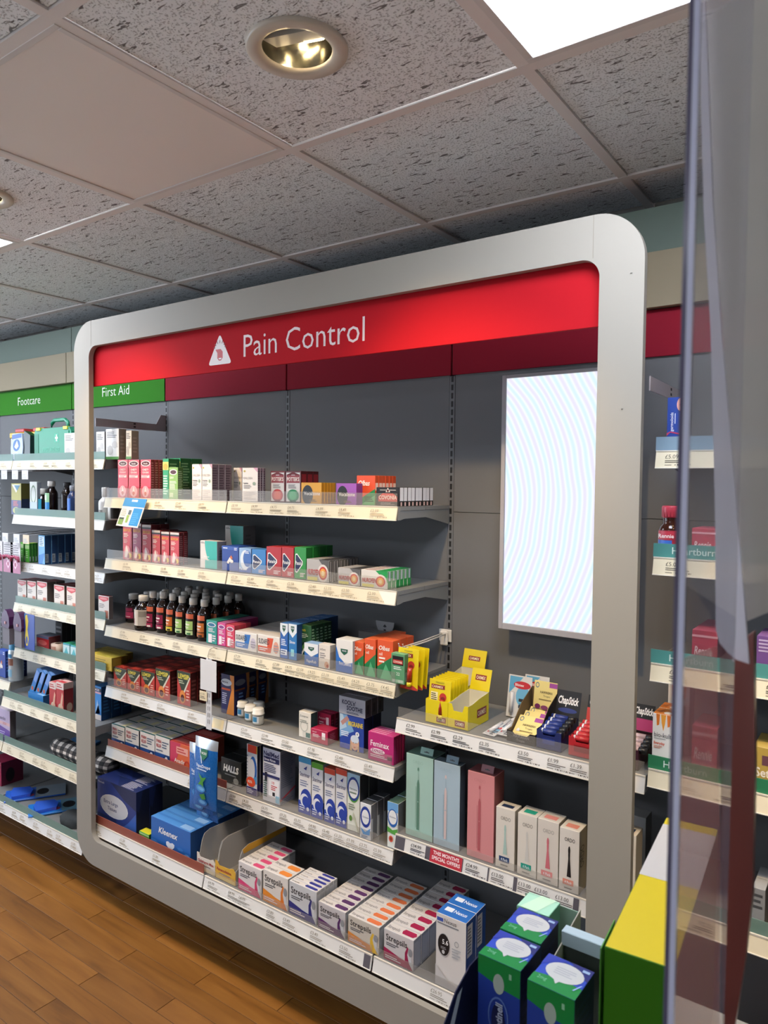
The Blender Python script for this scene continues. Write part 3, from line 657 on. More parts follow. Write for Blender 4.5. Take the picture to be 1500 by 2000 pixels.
def nur(c): return [('p',[(.55,1),(1,1),(1,.35)],c),('e',.74,.40,.24,.40,'#ded8d2'),('e',.74,.40,.18,.30,'#c4322b'),('e',.74,.40,.13,.22,'#e8a13a'),('e',.74,.40,.07,.12,'#f4dca0'),('t','NUROFEN',.05,.30,.24,'#b7262e',.55,.03,'l',0,.2),('r',.05,.04,.5,.20,'#d8cf6a')]
DD('nursilver', 'tablet_carton', 'carton', '#b5b3b2', '#4b4a4c', '#a3a1a1', nur('#5c5a5a'), [('r',.4,.05,.6,.95,'#b9b7b5')], [('p',[(.5,0),(1,0),(1,1),(.6,1)],'#4b4a4c')])
DD('nurgreen', 'tablet_carton', 'carton', '#d9d7d2', '#1f8a46', '#dcdad6', nur('#1f9a4d'), [('r',.25,.45,.75,.98,'#b6bcc4'),('r',0,.0,1,.1,'#177038')], [('r',.62,.0,1,1,'#2b9d52'),('r',.1,.3,.5,.6,'#b43a34')])
def dur(c): return [('e',.5,.82,.40,.10,'#e4e2ea'),('e',.5,.82,.32,.07,c),('l',.2,.5,.8,.68,3,'#f0e8ee'),('r',.2,.05,.55,.42,'#efe6ec'),('l',.6,.1,.92,.4,3,'#efe6ec')]
DD('teal3', 'lozenge_carton', 'carton', '#2f9690', '#1d5c55', '#2c7d6c', dur('#2a6f9a'))
DD('pink3', 'lozenge_carton', 'carton', '#d2478f', '#9c2b66', '#a8608d', dur('#8a3a8a'))
DD('red3', 'lozenge_carton', 'carton', '#d8405f', '#a52a3e', '#a83a45', dur('#9a3a6a'), [('l',.1,.2,.9,.8,5,'#c86a78')])
def sud(c, c2): return [('p',[(.03,.12),(.60,.12),(.72,.9),(.45,.88),(.45,.42),(.03,.42)],c),('t','SUDAFED',.05,.54,.26,'#2b3445',.50,.012),('l',.08,.18,.5,.36,2,'#eef2f7'),('e',.84,.45,.12,.30,c2),('l',.74,.2,.95,.6,3,'#9a96a4')]
DD('sudblue', 'tablet_carton', 'carton', '#e3e0dc', '#b9b5b2', '#d4d0cb', sud('#2f74c4','#c9c3d4'))
DD('sudred', 'tablet_carton', 'carton', '#e3dfda', '#b9b5b2', '#d4d0cb', sud('#d3502f','#e0a08c'))
def shield(y=.8): return [('p',[(.28,y+.10),(.72,y+.10),(.70,y),(.5,y-.09),(.30,y)],'#1c5a45'),('t','VICKS',.5,y+.02,.045,'#eef',.34,.02,'c')]
DD('vicks1', 'spray_carton', 'carton', '#2a63b5', '#1e3f6e', '#4b83c9', [('p',[(0,1),(1,1),(1,.78),(.5,.62),(0,.78)],'#dfe9f2')]+shield(.84)+[('l',.15,.36,.85,.56,4,'#e3eefb'),('r',.1,.10,.9,.26,'#e3eefb'),('l',.15,.11,.85,.25,2,'#1b3f86')])
DD('vicks2', 'spray_carton', 'carton', '#2a78bd', '#1e3f6e', '#4b83c9', [('p',[(0,1),(1,1),(1,.78),(.5,.62),(0,.78)],'#dfe9f2')]+shield(.84)+[('t','Sinex',.14,.46,.08,'#eef4fb',.7,.01),('r',.3,.1,.7,.3,'#8fd0e0')])
DD('greenbox', 'spray_carton', 'carton', '#2a5b35', '#173d29', '#3f6b2c', [('t','Olynth',.1,.82,.07,'#d6cf4a',.8,.01),('l',.1,.62,.9,.76,3,'#b8c9b4'),('e',.55,.34,.26,.18,'#15301d'),('e',.55,.34,.18,.12,'#4e8a3f'),('p',[(.2,.08),(.5,.34),(.56,.30),(.28,.04)],'#e9ece4')], [('l',.12,.5,.88,.92,5,'#8fb79a'),('l',.12,.12,.88,.44,4,'#5a8f70')], [('r',.1,.1,.5,.9,'#86a05c')])
DD('vapo', 'rub_carton', 'carton', '#2868b8', '#1c4686', '#8aaed4', [('p',[(0,1),(1,1),(1,.62),(.5,.40),(0,.62)],'#e4eaf0')]+shield(.74)+[('t','VapoRub',.14,.14,.13,'#eef4fb',.74,.015)])
DD('infant', 'spray_carton', 'carton', '#e2dcd4', '#a9a49f', '#d5cfc8', [('t','infant',.12,.74,.10,'#6c6a6c',.6,.0),('l',.12,.4,.7,.66,3,'#8c8a8c'),('e',.72,.16,.2,.14,'#d9a98a'),('e',.80,.12,.1,.07,'#b5533f')], [('r',0,0,.8,.7,'#8b898b')])
DD('firstdef', 'spray_carton', 'carton', '#e6e6e4', '#9ca3ad', '#dfe0df', [('p',[(0,0),(1,0),(1,.34),(.6,.26),(.2,.45),(0,.8)],'#2d6fc4')]+shield(.62)+[('t','First Defence',.2,.22,.10,'#eef4fb',.72,.01)])
def olb(): return [('p',[(0,0),(1,0),(1,.62),(0,.30)],'#1f7d4a'),('p',[(.2,0),(.55,.40),(1,.05),(1,0)],'#57b07c'),('t','Olbas',.10,.74,.11,'#f4ece2',.7,.025,'l',0,.2),('t','oil',.12,.60,.08,'#f4ece2',.4,.01)]
DD('olbasoil', 'inhaler_carton', 'carton', '#e0582b', '#1c6a3f', '#dd6a3c', olb(), [('p',[(0,.75),(1,.95),(1,1),(0,1)],'#d8572e')])
DD('olbasspray', 'inhaler_carton', 'carton', '#e0582b', '#c84f28', '#e2673a', olb()+[('l',.12,.40,.6,.58,2,'#f4ece2')], [('t','Olbas',.1,.55,.13,'#f0d6c8',.8,.02),('r',0,0,1,.40,'#1f7d4a')])
DD('covgreen', 'lozenge_carton', 'carton', '#5d9a70', '#46805a', '#6aa57c', [('r',.1,.62,.9,.92,'#15120f'),('r',.14,.66,.86,.80,'#b8322a'),('t','COVONIA',.5,.69,.07,'#f3e6da',.66,.02,'c'),('l',.2,.46,.8,.58,2,'#e3efe5'),('t','22',.4,.28,.10,'#e6efe6',.4,.01),('b',.1,.04,.9,.14,12,'#dfe9df')], [('b',.2,.1,.8,.4,9,'#d2d8d0')])
DD('greypack', 'nasal_strip_pack', 'pack', '#77777a', '#5c5c60', '#8b8b8e', [('l',.1,.2,.8,.7,4,'#99999c')])
DD('lemsip', 'sachet_carton', 'carton', '#c1352b', '#51201c', '#7d2a26', [('p',[(0,1),(1,1),(1,.86),(.45,.30),(0,.80)],'#2c3a26'),('t','LEMSIP',.08,.78,.14,'#e0d24a',.82,.025),('l',.14,.62,.6,.74,2,'#b8c0a0'),('p',[(.45,.36),(.95,.88),(1,.84),(.5,.28)],'#d9d2c0'),('e',.42,.24,.22,.20,'#e08a3c'),('e',.42,.20,.14,.11,'#5b1d16'),('l',.70,.14,.94,.5,4,'#eab5a4')], [('l',.15,.2,.85,.8,5,'#8c5048')], [('r',.05,.2,.6,.8,'#c94a3d')])
DD('berocca', 'tablet_carton', 'carton', '#27275c', '#1d1f4e', '#32302f', [('p',[(.68,1),(1,1),(1,0),(.42,0),(.80,.62)],'#dd8a35'),('e',.42,.80,.40,.09,'#dfe5ef'),('t','Berocca',.10,.785,.045,'#1f2550',.62,.02),('r',.06,.60,.72,.65,'#c04f2c'),('l',.1,.24,.5,.54,6,'#b7bddc')], [('p',[(.78,1),(1,1),(1,0),(.62,0),(.86,.6)],'#a06a3a'),('e',.4,.80,.34,.08,'#6d7488'),('r',.05,.60,.7,.64,'#8c4a2a'),('l',.3,.3,.6,.56,3,'#5f86c4')])
DD('zov', 'cream_carton', 'carton', '#e2dfd6', '#123f42', '#d6d2ca', [('t','Zoviprax',.1,.80,.08,'#4a5a5a',.8,-.005),('ring',.45,.45,.32,.22,'#b9bcb2',.8),('r',.6,.04,.95,.22,'#1c6a68'),('l',.1,.56,.8,.7,2,'#9a9c94')])
DD('maroon', 'cream_carton', 'carton', '#b52a52', '#7d1733', '#a52248', [('t','Anusol',.1,.74,.10,'#f2dde4',.7,.01),('l',.12,.4,.6,.66,3,'#f2dde4'),('r',.66,.34,.86,.86,'#f1e8ea')], [('l',.2,.3,.8,.8,4,'#a85a70')])
DD('kool', 'patch_carton', 'carton', '#a9acb8', '#4d4e57', '#8b8d96', [('t',"KOOL'n'",.12,.58,.24,'#141a3e',.52,.03),('t','SOOTHE',.30,.28,.24,'#141a3e',.60,.03),('l',.3,.08,.85,.2,2,'#2c3050')], [('r',.25,.2,.6,.7,'#33343d')])
DD('migraine', 'patch_carton', 'carton', '#2644a2', '#10173c', '#1b2a66', [('p',[(0,.30),(.6,.56),(.30,1),(0,1)],'#79a8d8'),('p',[(0,.5),(.3,.64),(.12,1),(0,1)],'#b5cfe6'),('p',[(.04,.76),(.30,.96),(.40,.88),(.12,.66)],'#b98a84'),('t','MIGRAINE',.36,.70,.13,'#e0c93c',.60,.03),('l',.06,.36,.4,.52,3,'#e6eefa'),('e',.64,.24,.17,.22,'#d9ad94'),('e',.64,.34,.17,.12,'#cfd9e6'),('p',[(.44,.0),(.46,.34),(.52,.10),(.54,0)],'#c9a678'),('p',[(.82,.0),(.82,.34),(.77,.10),(.74,0)],'#c9a678'),('r',.57,.235,.62,.25,'#5a4036'),('r',.67,.235,.72,.25,'#5a4036'),('r',.60,.10,.68,.12,'#b5564f'),('e',.75,.50,.08,.07,'#e9eef5'),('t','8',.725,.475,.06,'#1b2a66',.1,.02)])
DD('feminax', 'tablet_carton', 'carton', '#c02a78', '#8f1b58', '#c53a80', [('t','Feminax',.10,.52,.20,'#f6e8ef',.72,.015),('e',.38,.36,.28,.10,'#f0dbe6'),('t','EXPRESS',.16,.315,.10,'#8a1a56',.44,.02),('l',.1,.12,.8,.24,2,'#f3dbe7'),('r',.76,.14,.94,.26,'#5a1238')], [('r',.4,.1,.6,.9,'#d55a98')], [('l',.06,.3,.9,.7,1,'#f3dbe7')])
DD('ibu', 'tablet_carton', 'carton', '#e0ddd8', '#20304a', '#cfd0ce', [('r',0,0,1,.34,'#234f94'),('p',[(.4,0),(.7,.34),(1,.34),(1,0)],'#16386f'),('e',.78,.16,.10,.11,'#d8dde6'),('t','PAIN',.10,.74,.13,'#a8293a',.34,.02),('t','RELIEF',.10,.56,.13,'#a8293a',.34,.02),('l',.50,.55,.95,.85,3,'#5d6a80'),('l',.1,.40,.6,.5,1,'#5d6a80')], [], [('r',0,.0,1,.14,'#1b5a5c'),('r',.6,.2,.86,.8,'#e4dfb4')])
DD('anadin', 'tablet_carton', 'carton', '#d8643a', '#8c3a24', '#b84040', [('p',[(0,0),(0,1),(.5,1),(.36,.5),(.15,0)],'#c93a5c'),('r',.30,.58,.84,.86,'#e9a69a'),('l',.34,.62,.8,.82,2,'#c0403f'),('t','Anadin',.20,.22,.16,'#f5e3da',.56,.02),('ring',.80,.22,.14,.18,'#c03a22',.6)], [], [('r',.1,.2,.8,.8,'#d07068')])
DD('halls', 'lozenge_carton', 'carton', '#2d2f2e', '#1e201f', '#232524', [('t','HALLS',.12,.48,.26,'#e9e9e6',.76,.05,'l',0,.15),('l',.2,.3,.8,.4,1,'#8b8d8b'),('e',.75,.16,.13,.13,'#8f918f')], [('p',[(.3,.1),(.6,.5),(.7,.45),(.4,.05)],'#8b8d8b')])
DD('otri', 'spray_carton', 'carton', '#d2d6dc', '#2b2b3c', '#a8a6a2', [('r',.10,.84,.94,1,'#d8472c'),('r',.94,.84,1,1,'#d7c43c'),('e',.62,.50,.36,.28,'#2a5fae'),('e',.50,.50,.30,.22,'#d2d6dc'),('p',[(.45,.24),(1,.24),(1,.40),(.7,.36)],'#4f9bd0'),('e',.42,.26,.42,.10,'#e0522e'),('t','82%',.14,.235,.05,'#f4e6de',.5,.02),('r',0,0,1,.15,'#2d2a72'),('l',.08,.03,.7,.13,3,'#cfd0e8'),('l',.05,.3,.15,.8,8,'#7a869c')], [('r',0,0,1,.22,'#24225c')])
DD('neil', 'rinse_carton', 'carton', '#d5d8e2', '#7b7f8e', '#4a4a4e', [('r',.02,.80,.98,.985,'#c6cbe0'),('t','NeilMed',.05,.86,.085,'#1d2458',.88,.035),('r',.05,.75,.95,.845,'#1d2458'),('t','Sinus Rinse',.08,.775,.045,'#e7eaf5',.8,.015),('l',.08,.56,.9,.72,5,'#3a3f66'),('r',.02,.47,.98,.52,'#2a3066'),('r',.12,.38,.26,.55,'#23263c'),('r',.36,.10,.96,.44,'#eceef4'),('t','10',.55,.36,.05,'#c4323c',.3,.02),('l',.5,.24,.85,.34,3,'#c4323c'),('r',.58,.14,.72,.21,'#2a2a33'),('l',.06,.08,.3,.40,8,'#4a6a55'),('r',.76,.03,.98,.16,'#8fc4e0')], [('l',.08,.30,.92,.94,18,'#5d6274'),('p',[(0,.10),(1,.26),(1,.22),(0,.06)],'#a83a48'),('l',.08,.02,.9,.12,3,'#5d6274')])
def ster(c): return [('r',0,.90,1,1,c),('p',[(.4,.80),(.7,.86),(.62,.78)],'#2c3e8c'),('t','Sterimar',.10,.66,.075,'#26336e',.82,.005),('l',.12,.48,.88,.60,3,'#7a86a8'),('r',0,0,1,.22,'#2743a4'),('e',.62,.28,.44,.17,'#2743a4'),('e',.50,.24,.34,.12,'#dfe4ee'),('e',.62,.22,.30,.10,'#2743a4'),('l',.1,.04,.6,.16,3,'#cfd8f0'),('e',.78,.10,.11,.035,'#dfe4ee')]
DD('ster1', 'spray_carton', 'carton', '#e0e2e6', '#a9adb6', '#5fa9cf', ster('#3b93c4'), [('r',0,0,1,.3,'#1e2f74')])
DD('ster2', 'spray_carton', 'carton', '#e0e2e6', '#a9adb6', '#62a83c', ster('#57a02f'), [('r',0,0,1,.3,'#1e2f74')])
DD('ster3', 'spray_carton', 'carton', '#e0e2e6', '#a9adb6', '#d0573c', ster('#cc4a35'), [('r',0,0,1,.3,'#1e2f74')])
DD('optall', 'spray_carton', 'carton', '#dfe2d8', '#4a4b4f', '#a7b6c2', [('r',0,.78,1,1,'#9cc3dc'),('e',.5,.72,.48,.22,'#4d9a3c'),('e',.5,.74,.48,.21,'#23408f'),('e',.5,.74,.38,.165,'#e9edef'),('t','Otrivine',.18,.72,.035,'#3d5a4a',.64,.01),('l',.2,.64,.8,.70,1,'#7a8f80'),('l',.12,.36,.7,.48,3,'#7d8a76'),('p',[(.5,.34),(.95,.04),(.9,.0),(.45,.28)],'#bfc3ae'),('e',.3,.22,.12,.05,'#5d8a3f')])
DD('opsmall', 'spray_carton', 'carton', '#e2e5e8', '#77787c', '#4b4f55', [('e',.5,.62,.47,.30,'#1f3c96'),('e',.5,.62,.34,.21,'#e6eaee'),('t','Otrivine',.22,.59,.05,'#33507a',.58,.01),('p',[(.05,.30),(.5,.2),(.95,.34),(.9,.14),(.3,.12)],'#4a92d0'),('l',.15,.02,.8,.1,2,'#5f7390')], [('r',0,0,.3,.6,'#c9ccd0')])
DD('opgreen', 'spray_carton', 'carton', '#dfe6e2', '#6c6e70', '#55705f', [('r',0,.80,1,1,'#6fa8dc'),('e',.5,.66,.47,.20,'#2a66b4'),('e',.5,.68,.38,.155,'#eaeeee'),('t','Otrivine',.2,.665,.035,'#2f4a60',.6,.01),('p',[(0,.46),(.5,.40),(1,.46),(1,.30),(0,.34)],'#57a447'),('e',.36,.20,.20,.07,'#d8604a'),('e',.36,.20,.12,.04,'#8c3a2c')])
DD('tissue', 'tissue_box', 'tissue box', '#24397f', '#10162e', '#1b2a60', [('p',[(.35,1),(1,1),(1,.55),(.7,.7)],'#16244f'),('p',[(.62,0),(1,0),(1,.5),(.8,.2)],'#3a62b4'),('r',0,.0,.5,.16,'#192a60'),('e',.44,.44,.36,.27,'#d3d5da'),('e',.44,.44,.345,.255,'#c6c9d0'),('t','Extra Large',.18,.47,.085,'#23306a',.52,.01),('t','Tissues',.28,.33,.085,'#23306a',.34,.01),('t','Numark',.04,.90,.05,'#c8cde0',.24,0)], [('p',[(0,1),(.5,1),(.2,.5),(0,.6)],'#1a2348')], [('l',.60,.05,.92,.95,9,'#b9bccb'),('p',[(0,0),(.55,0),(.25,1),(0,1)],'#203172')])
DD('kleenex', 'tissue_box', 'tissue box', '#2a68b8', '#1b4780', '#4f8fd2', [('r',0,.0,1,.30,'#2460ae'),('e',.08,.16,.10,.10,'#3f7cc6'),('e',.92,.14,.08,.09,'#6fa3dc'),('e',.75,.30,.07,.05,'#3f7cc6'),('t','Kleenex',.20,.56,.20,'#f1f4f8',.62,.022,'l',0,.25),('p',[(.50,.10),(.40,.26),(.40,.36),(.45,.40),(.50,.36),(.56,.40),(.61,.36),(.60,.26)],'#e3e8f2')], [], [('r',0,.42,1,.58,'#3f7cc6'),('r',.70,.1,.95,.5,'#8fb9e6')])
def strep(c, c2): return [('t','Strepsils',.07,.66,.20,'#23262a',.72,.012),('l',.08,.48,.55,.60,2,'#4a4d52'),('r',0,.0,.78,.22,c),('p',[(0,.20),(0,.40),(.5,.26),(.78,.22)],c),('p',[(.80,.72),(.72,.50),(.72,.18),(.80,.0),(.98,.0),(.86,.26),(.90,.60)],c2),('p',[(.84,.66),(.80,.46),(.86,.20),(.97,.04),(.99,.08),(.93,.40),(.94,.60)],'#c9ccd0'),('e',.90,.56,.07,.13,'#8d9196'),('l',.05,.06,.6,.18,2,'#e8dfe4')]
def st_(k, f, c, c2, cap): DD(k, 'lozenge_carton', 'carton', f, '#9a9c9f', '#d9d4d0', strep(c, c2), [('r',.1,.1,.9,.9,'#b4b6b9')], [('t','Strepsils',.05,.25,.34,'#4b4d52',.40,.0),('p',[(.56,.22),(.92,.22),(.98,.5),(.92,.78),(.56,.78),(.52,.5)],cap)])
st_('st_pink', '#d8d4d4', '#d8487c', '#c93a6a', '#d5527c'); st_('st_orange', '#dcd8d2', '#e08a2c', '#d9782a', '#e2893f'); st_('st_navy', '#c9ccd0', '#2c2f7c', '#252a78', '#3a3f92')
st_('st_purple', '#c4c1c4', '#5b2a66', '#4f2460', '#5d3a68'); st_('st_honey', '#c9c3b8', '#d98a3c', '#e0b63c', '#e07a4c'); st_('st_magenta', '#cfcccd', '#a31e52', '#98194c', '#a8284f')
DD('nexus', 'glucose_meter_carton', 'carton', '#dedbd8', '#1f4585', '#2f6fc0', [('r',.03,.895,.24,.945,'#3d57b0'),('t','Nexus',.28,.895,.06,'#3c4048',.40,-.002),('l',.05,.85,.85,.885,1,'#7d8086'),('e',.27,.58,.21,.165,'#b9b9bb'),('e',.27,.585,.195,.15,'#15161a'),('t','5.6',.22,.595,.065,'#f0f0f0',.2,.015),('l',.17,.52,.36,.56,2,'#9a9da2'),('e',.26,.485,.05,.028,'#c9cbce'),('ring',.70,.66,.07,.04,'#8a8d92',.8),('l',.55,.45,.85,.6,4,'#b3b5b8'),('p',[(0,0),(1,0),(1,.03),(.4,.12),(0,.28)],'#c9c8c8'),('e',.86,.075,.075,.045,'#2a62b0')], [('r',.12,.50,.62,.94,'#b9babd'),('l',.16,.54,.58,.9,8,'#5d6168')], [('t','Nexus',.44,.40,.26,'#e6ecf5',.42,.02),('r',.14,.36,.40,.70,'#e6ecf5')])
DD('smallmeter', 'test_strip_carton', 'carton', '#d9dadb', '#2a5aa8', '#3a78c4', [('r',0,.86,1,1,'#2f6fc0'),('l',.2,.1,.8,.75,7,'#5f646c')])
def ordo(c, c2, c3): return [('t','ORDO',.25,.895,.035,c2,.5,-.01),('e',.46,.83,.035,.026,c3),('p',[(.445,.70),(.475,.70),(.47,.82),(.45,.82)],c2),('p',[(.415,.66),(.505,.66),(.475,.705),(.445,.705)],c3),('r',.415,.10,.505,.665,c3),('r',.36,.12,.405,.62,c2),('e',.46,.44,.025,.008,c2),('t','SONIC+',.2,.035,.022,c2,.5,0)]
DD('ordogreen', 'toothbrush_carton', 'carton', '#a6c9bd', '#3a5a54', '#4f6e66', ordo(0,'#94b9ab','#5f8a78'))
DD('ordoblue', 'toothbrush_carton', 'carton', '#a9bfcb', '#4c5a64', '#5a6a74', ordo(0,'#9cb3c0','#d5c0bd'))
DD('ordopink', 'toothbrush_carton', 'carton', '#d58d8f', '#a3625f', '#8c5458', ordo(0,'#c88083','#b85f66'))
def brush(c, lab, tc): return [('t','ORDO',.26,.80,.06,tc,.52,.01),('e',.5,.66,.055,.07,c),('p',[(.465,.50),(.535,.50),(.55,.61),(.45,.61)],c),('p',[(.40,.24),(.62,.24),(.545,.52),(.46,.52)],c),('r',.20,.11,.74,.20,lab),('t','4 Pack',.30,.13,.045,'#e6edf0',.36,.01),('l',.28,.04,.7,.08,1,'#8a8680')]
DD('heads1', 'brush_head_carton', 'carton', '#ddd7cc', '#b7ae9c', '#cfc8bb', brush('#a8c4bb','#22406e','#8a867e'), [], [('r',.2,.2,.8,.6,'#23304a')])
DD('heads2', 'brush_head_carton', 'carton', '#ddd7cc', '#b7ae9c', '#cfc8bb', brush('#cfcdc6','#1f9a86','#8a867e'), [], [('r',.2,.2,.8,.6,'#2a9a80')])
DD('heads3', 'brush_head_carton', 'carton', '#dbd3c8', '#b7ae9c', '#cfc8bb', brush('#d0717c','#d98a88','#aca69c'), [], [('r',.2,.2,.8,.6,'#d98a80')])
DD('heads4', 'brush_head_carton', 'carton', '#e0dad0', '#a39c88', '#d8d1c4', brush('#1d1d20','#e0907c','#2b2a2a'), [('t','ORDO',.62,.40,.5,'#57534a',.35,.01,'l',1)], [('r',.2,.2,.8,.6,'#e0907c')])
# first aid and footcare bay
DD('bandage', 'bandage_carton', 'carton', '#dfdcd6', '#77736f', '#d0cdc8', [('l',.1,.70,.9,.92,4,'#6d6a66'),('r',.05,.40,.95,.41,'#8d8984'),('r',.49,.12,.50,.66,'#8d8984'),('e',.34,.30,.22,.16,'#b5afa8'),('e',.70,.48,.2,.12,'#c4beb6'),('r',0,0,1,.09,'#4f8f3a')], [('l',.2,.2,.8,.8,5,'#8f8b87')])
DD('plaster', 'plaster_carton', 'carton', '#e3d8cd', '#6a6260', '#8c2f38', [('p',[(.04,.96),(.96,.96),(.96,.84),(.5,.74),(.04,.84)],'#d5343c'),('e',.5,.88,.36,.05,'#e88a88'),('l',.1,.46,.7,.66,3,'#8a8078'),('r',.62,.05,.92,.38,'#c97a62'),('r',.2,.04,.34,.16,'#b5705c'),('r',.40,.04,.54,.20,'#d09a80')])
DD('oliveblue', 'remedy_carton', 'carton', '#a39a3c', '#25304a', '#6f6a36', [('p',[(.08,.96),(.92,.96),(.5,.70)],'#dfe4de'),('p',[(.3,.94),(.9,.94),(.6,.76)],'#2a6a86'),('r',0,0,1,.46,'#3b3f72'),('e',.5,.13,.34,.11,'#b3b06a'),('l',.2,.26,.8,.44,4,'#c05a4c')], [('r',0,.5,1,1,'#5a5626')])
DD('whitecard', 'remedy_card', 'pack', '#c9cfc9', '#7d8590', '#b5b9b8', [('ring',.5,.62,.36,.28,'#5f7a58',.8),('r',0,0,1,.4,'#a9b9d8'),('p',[(.3,.0),(.5,.2),(.8,0)],'#c07a6a')])
DD('greenpack', 'corn_pad_pack', 'pack', '#55b53a', '#2c6b24', '#d9cf2c', [('r',0,.7,1,.9,'#bfe0a4'),('l',.2,.2,.8,.6,4,'#cbe8b8')], [('r',.1,.05,.55,.3,'#9aa8a0')])
DD('navyrow', 'sock_carton', 'carton', '#6fb0e0', '#1d3c66', '#27507c', [('r',.1,.62,.9,.96,'#dcebf6'),('l',.2,.64,.8,.94,5,'#4c7cb0'),('p',[(0,0),(.6,0),(1,.4),(0,.3)],'#3f86cf')], [('r',.08,.06,.55,.36,'#98a3ae'),('l',.12,.1,.5,.32,5,'#2c3340')])
DD('redpack', 'plaster_carton', 'carton', '#b8222c', '#5c2a30', '#3c4a60', [('r',.0,.86,1,1,'#5a6a8c'),('e',.5,.62,.36,.14,'#e06a6c'),('l',.2,.1,.8,.4,3,'#f0d0cc')])
DD('tealpack', 'eye_drop_carton', 'carton', '#3fa3b4', '#2a7a5c', '#2f8a62', [('r',0,.3,1,.9,'#bfe0e4'),('p',[(.1,.3),(.5,.8),(.9,.3)],'#4fb0bc'),('l',.15,.04,.85,.26,2,'#e0f0f0')])
DD('yellowflat', 'dressing_carton', 'carton', '#dcb63c', '#8f7d2c', '#d8c04c', [('r',0,0,.12,1,'#efe3a8'),('l',.2,.2,.9,.8,4,'#a88a28')], [('r',.1,.1,.9,.9,'#a8913a')], [('l',.1,.1,.9,.9,3,'#b8a03c')])
DD('redwhite', 'massage_carton', 'carton', '#b5343a', '#6d2228', '#d9b5b0', [('r',0,.78,1,1,'#dcd0cc'),('l',.1,.82,.8,.96,2,'#b5343a'),('e',.6,.18,.34,.14,'#d8c4ae'),('p',[(.5,.2),(.8,.7),(.95,.6),(.75,.1)],'#e3b49c')], [('e',.6,.2,.3,.14,'#a08a80'),('r',0,.8,1,1,'#9a8a8c')], [('r',.1,.1,.9,.5,'#c4424a')])
DD('bluetall', 'ice_pack_carton', 'carton', '#3a8fd8', '#16406e', '#3f7fc0', [('r',0,.84,1,.94,'#141c33'),('t','PACKS',.1,.86,.06,'#eef',.7,.02),('r',0,.78,1,.83,'#d9a9b4'),('r',0,0,1,.16,'#dfd4cf'),('p',[(.2,.16),(.5,.6),(.9,.2),(.7,.5),(.5,.16)],'#9fc4ee')], [('l',.2,.2,.8,.8,6,'#3b78b8')])
DD('lilac', 'foot_bath_carton', 'carton', '#c2b4d4', '#5e5c60', '#c9bcc4', [('t','socks',.30,.66,.11,'#4c4468',.66,.01),('r',.2,.5,1,.6,'#d8b5bc'),('t','ZZZZ',.5,.52,.06,'#b03a50',.5,.01),('p',[(0,0),(1,0),(1,.36),(0,.48)],'#6b4fa3'),('l',.2,.1,.8,.3,3,'#c0b0e0')])
DD('crimson', 'support_carton', 'carton', '#a8204a', '#5c1630', '#b22c55', [('r',0,.0,.5,.7,'#3a1626')], [('e',.4,.4,.2,.3,'#1c1418')])
DD('flatblue', 'insole_pack', 'pack', '#2f7fc4', '#1d4f86', '#8ab4d8', [], [], [('p',[(0,0),(.6,0),(.3,1),(0,1)],'#1f6aa8'),('e',.7,.5,.2,.3,'#d98a6c')])
DD('germ', 'ointment_carton', 'carton', '#1f3f92', '#182c66', '#2a4a9c', [('t','germoloids',.44,.36,.22,'#eef1f8',.58,.0,'l',1),('l',.55,.40,.62,.8,1,'#cfd6ee'),('e',.92,.86,.24,.12,'#e3a89a'),('t','+',.84,.82,.07,'#b83a3a',.2,.02),('r',.2,.20,.9,.225,'#e06a78'),('p',[(0,.28),(.25,.34),(.9,.30),(.9,.325),(.25,.36),(0,.33)],'#b83a60'),('e',.18,.08,.07,.03,'#c9d2ec'),('l',.32,.05,.7,.11,2,'#8fa4d8')])
DD('rennie', 'antacid_carton', 'carton', '#b8384c', '#7d2434', '#c8566a', [('t','Rennie',.10,.36,.22,'#f2e0dc',.70,.012,'l',0,.2),('r',.1,.14,.66,.25,'#e6e2ea'),('r',.0,.82,1,.88,'#e0a0a8')])
def petal(): return [('p',[(.16,1),(.34,1),(.30,.80),(.20,.78)],'#dd7a2c'),('p',[(.38,1),(.62,1),(.58,.84),(.50,.70),(.42,.84)],'#e8a03c'),('p',[(.66,1),(.84,1),(.80,.80),(.70,.78)],'#dd7a2c'),('t','bio-kult',.08,.575,.085,'#3a4046',.80,.002),('l',.08,.535,.66,.56,1,'#9a9a98'),('t','Everyday',.08,.44,.05,'#d2552f',.50,.02),('l',.08,.36,.5,.42,2,'#d58a6c'),('p',[(.20,0),(.42,0),(.34,.16),(.22,.14)],'#dd7a2c'),('p',[(.40,0),(.64,0),(.52,.16)],'#e8a03c'),('p',[(.62,0),(.84,0),(.80,.14),(.68,.16)],'#dd7a2c')]
DD('biokult', 'probiotic_carton', 'carton', '#e6e4e0', '#a9a6a2', '#dd8430', petal(), [], [('e',.62,.3,.18,.2,'#efe6d8'),('p',[(0,.4),(.4,.8),(.3,.2)],'#b5642a')])
DD('satin', 'antacid_carton', 'carton', '#b59a4a', '#6d5a2c', '#c4ab5c', [('r',.2,.60,.9,.82,'#6a4650'),('t','Settlers',.05,.34,.2,'#efe6d8',.8,.02),('e',.4,.16,.34,.14,'#d8932c')])
DD('purplebox', 'antacid_carton', 'carton', '#6e4a86', '#3c2a4c', '#85609c', [('l',.05,.6,.9,.94,4,'#b9a8c8'),('p',[(.3,.1),(.6,.5),(.8,.1)],'#c8a8c0')])
DD('darkpack', 'antacid_carton', 'carton', '#2c2e33', '#1c1d22', '#3c3e44', [('l',.1,.2,.9,.9,5,'#8f9096')])
DD('silver', 'sachet_carton', 'carton', '#8f9192', '#5c5e60', '#a8aaab', [('l',.05,.5,.9,.9,3,'#4b4d50'),('r',0,0,1,.2,'#7d7a4c')])

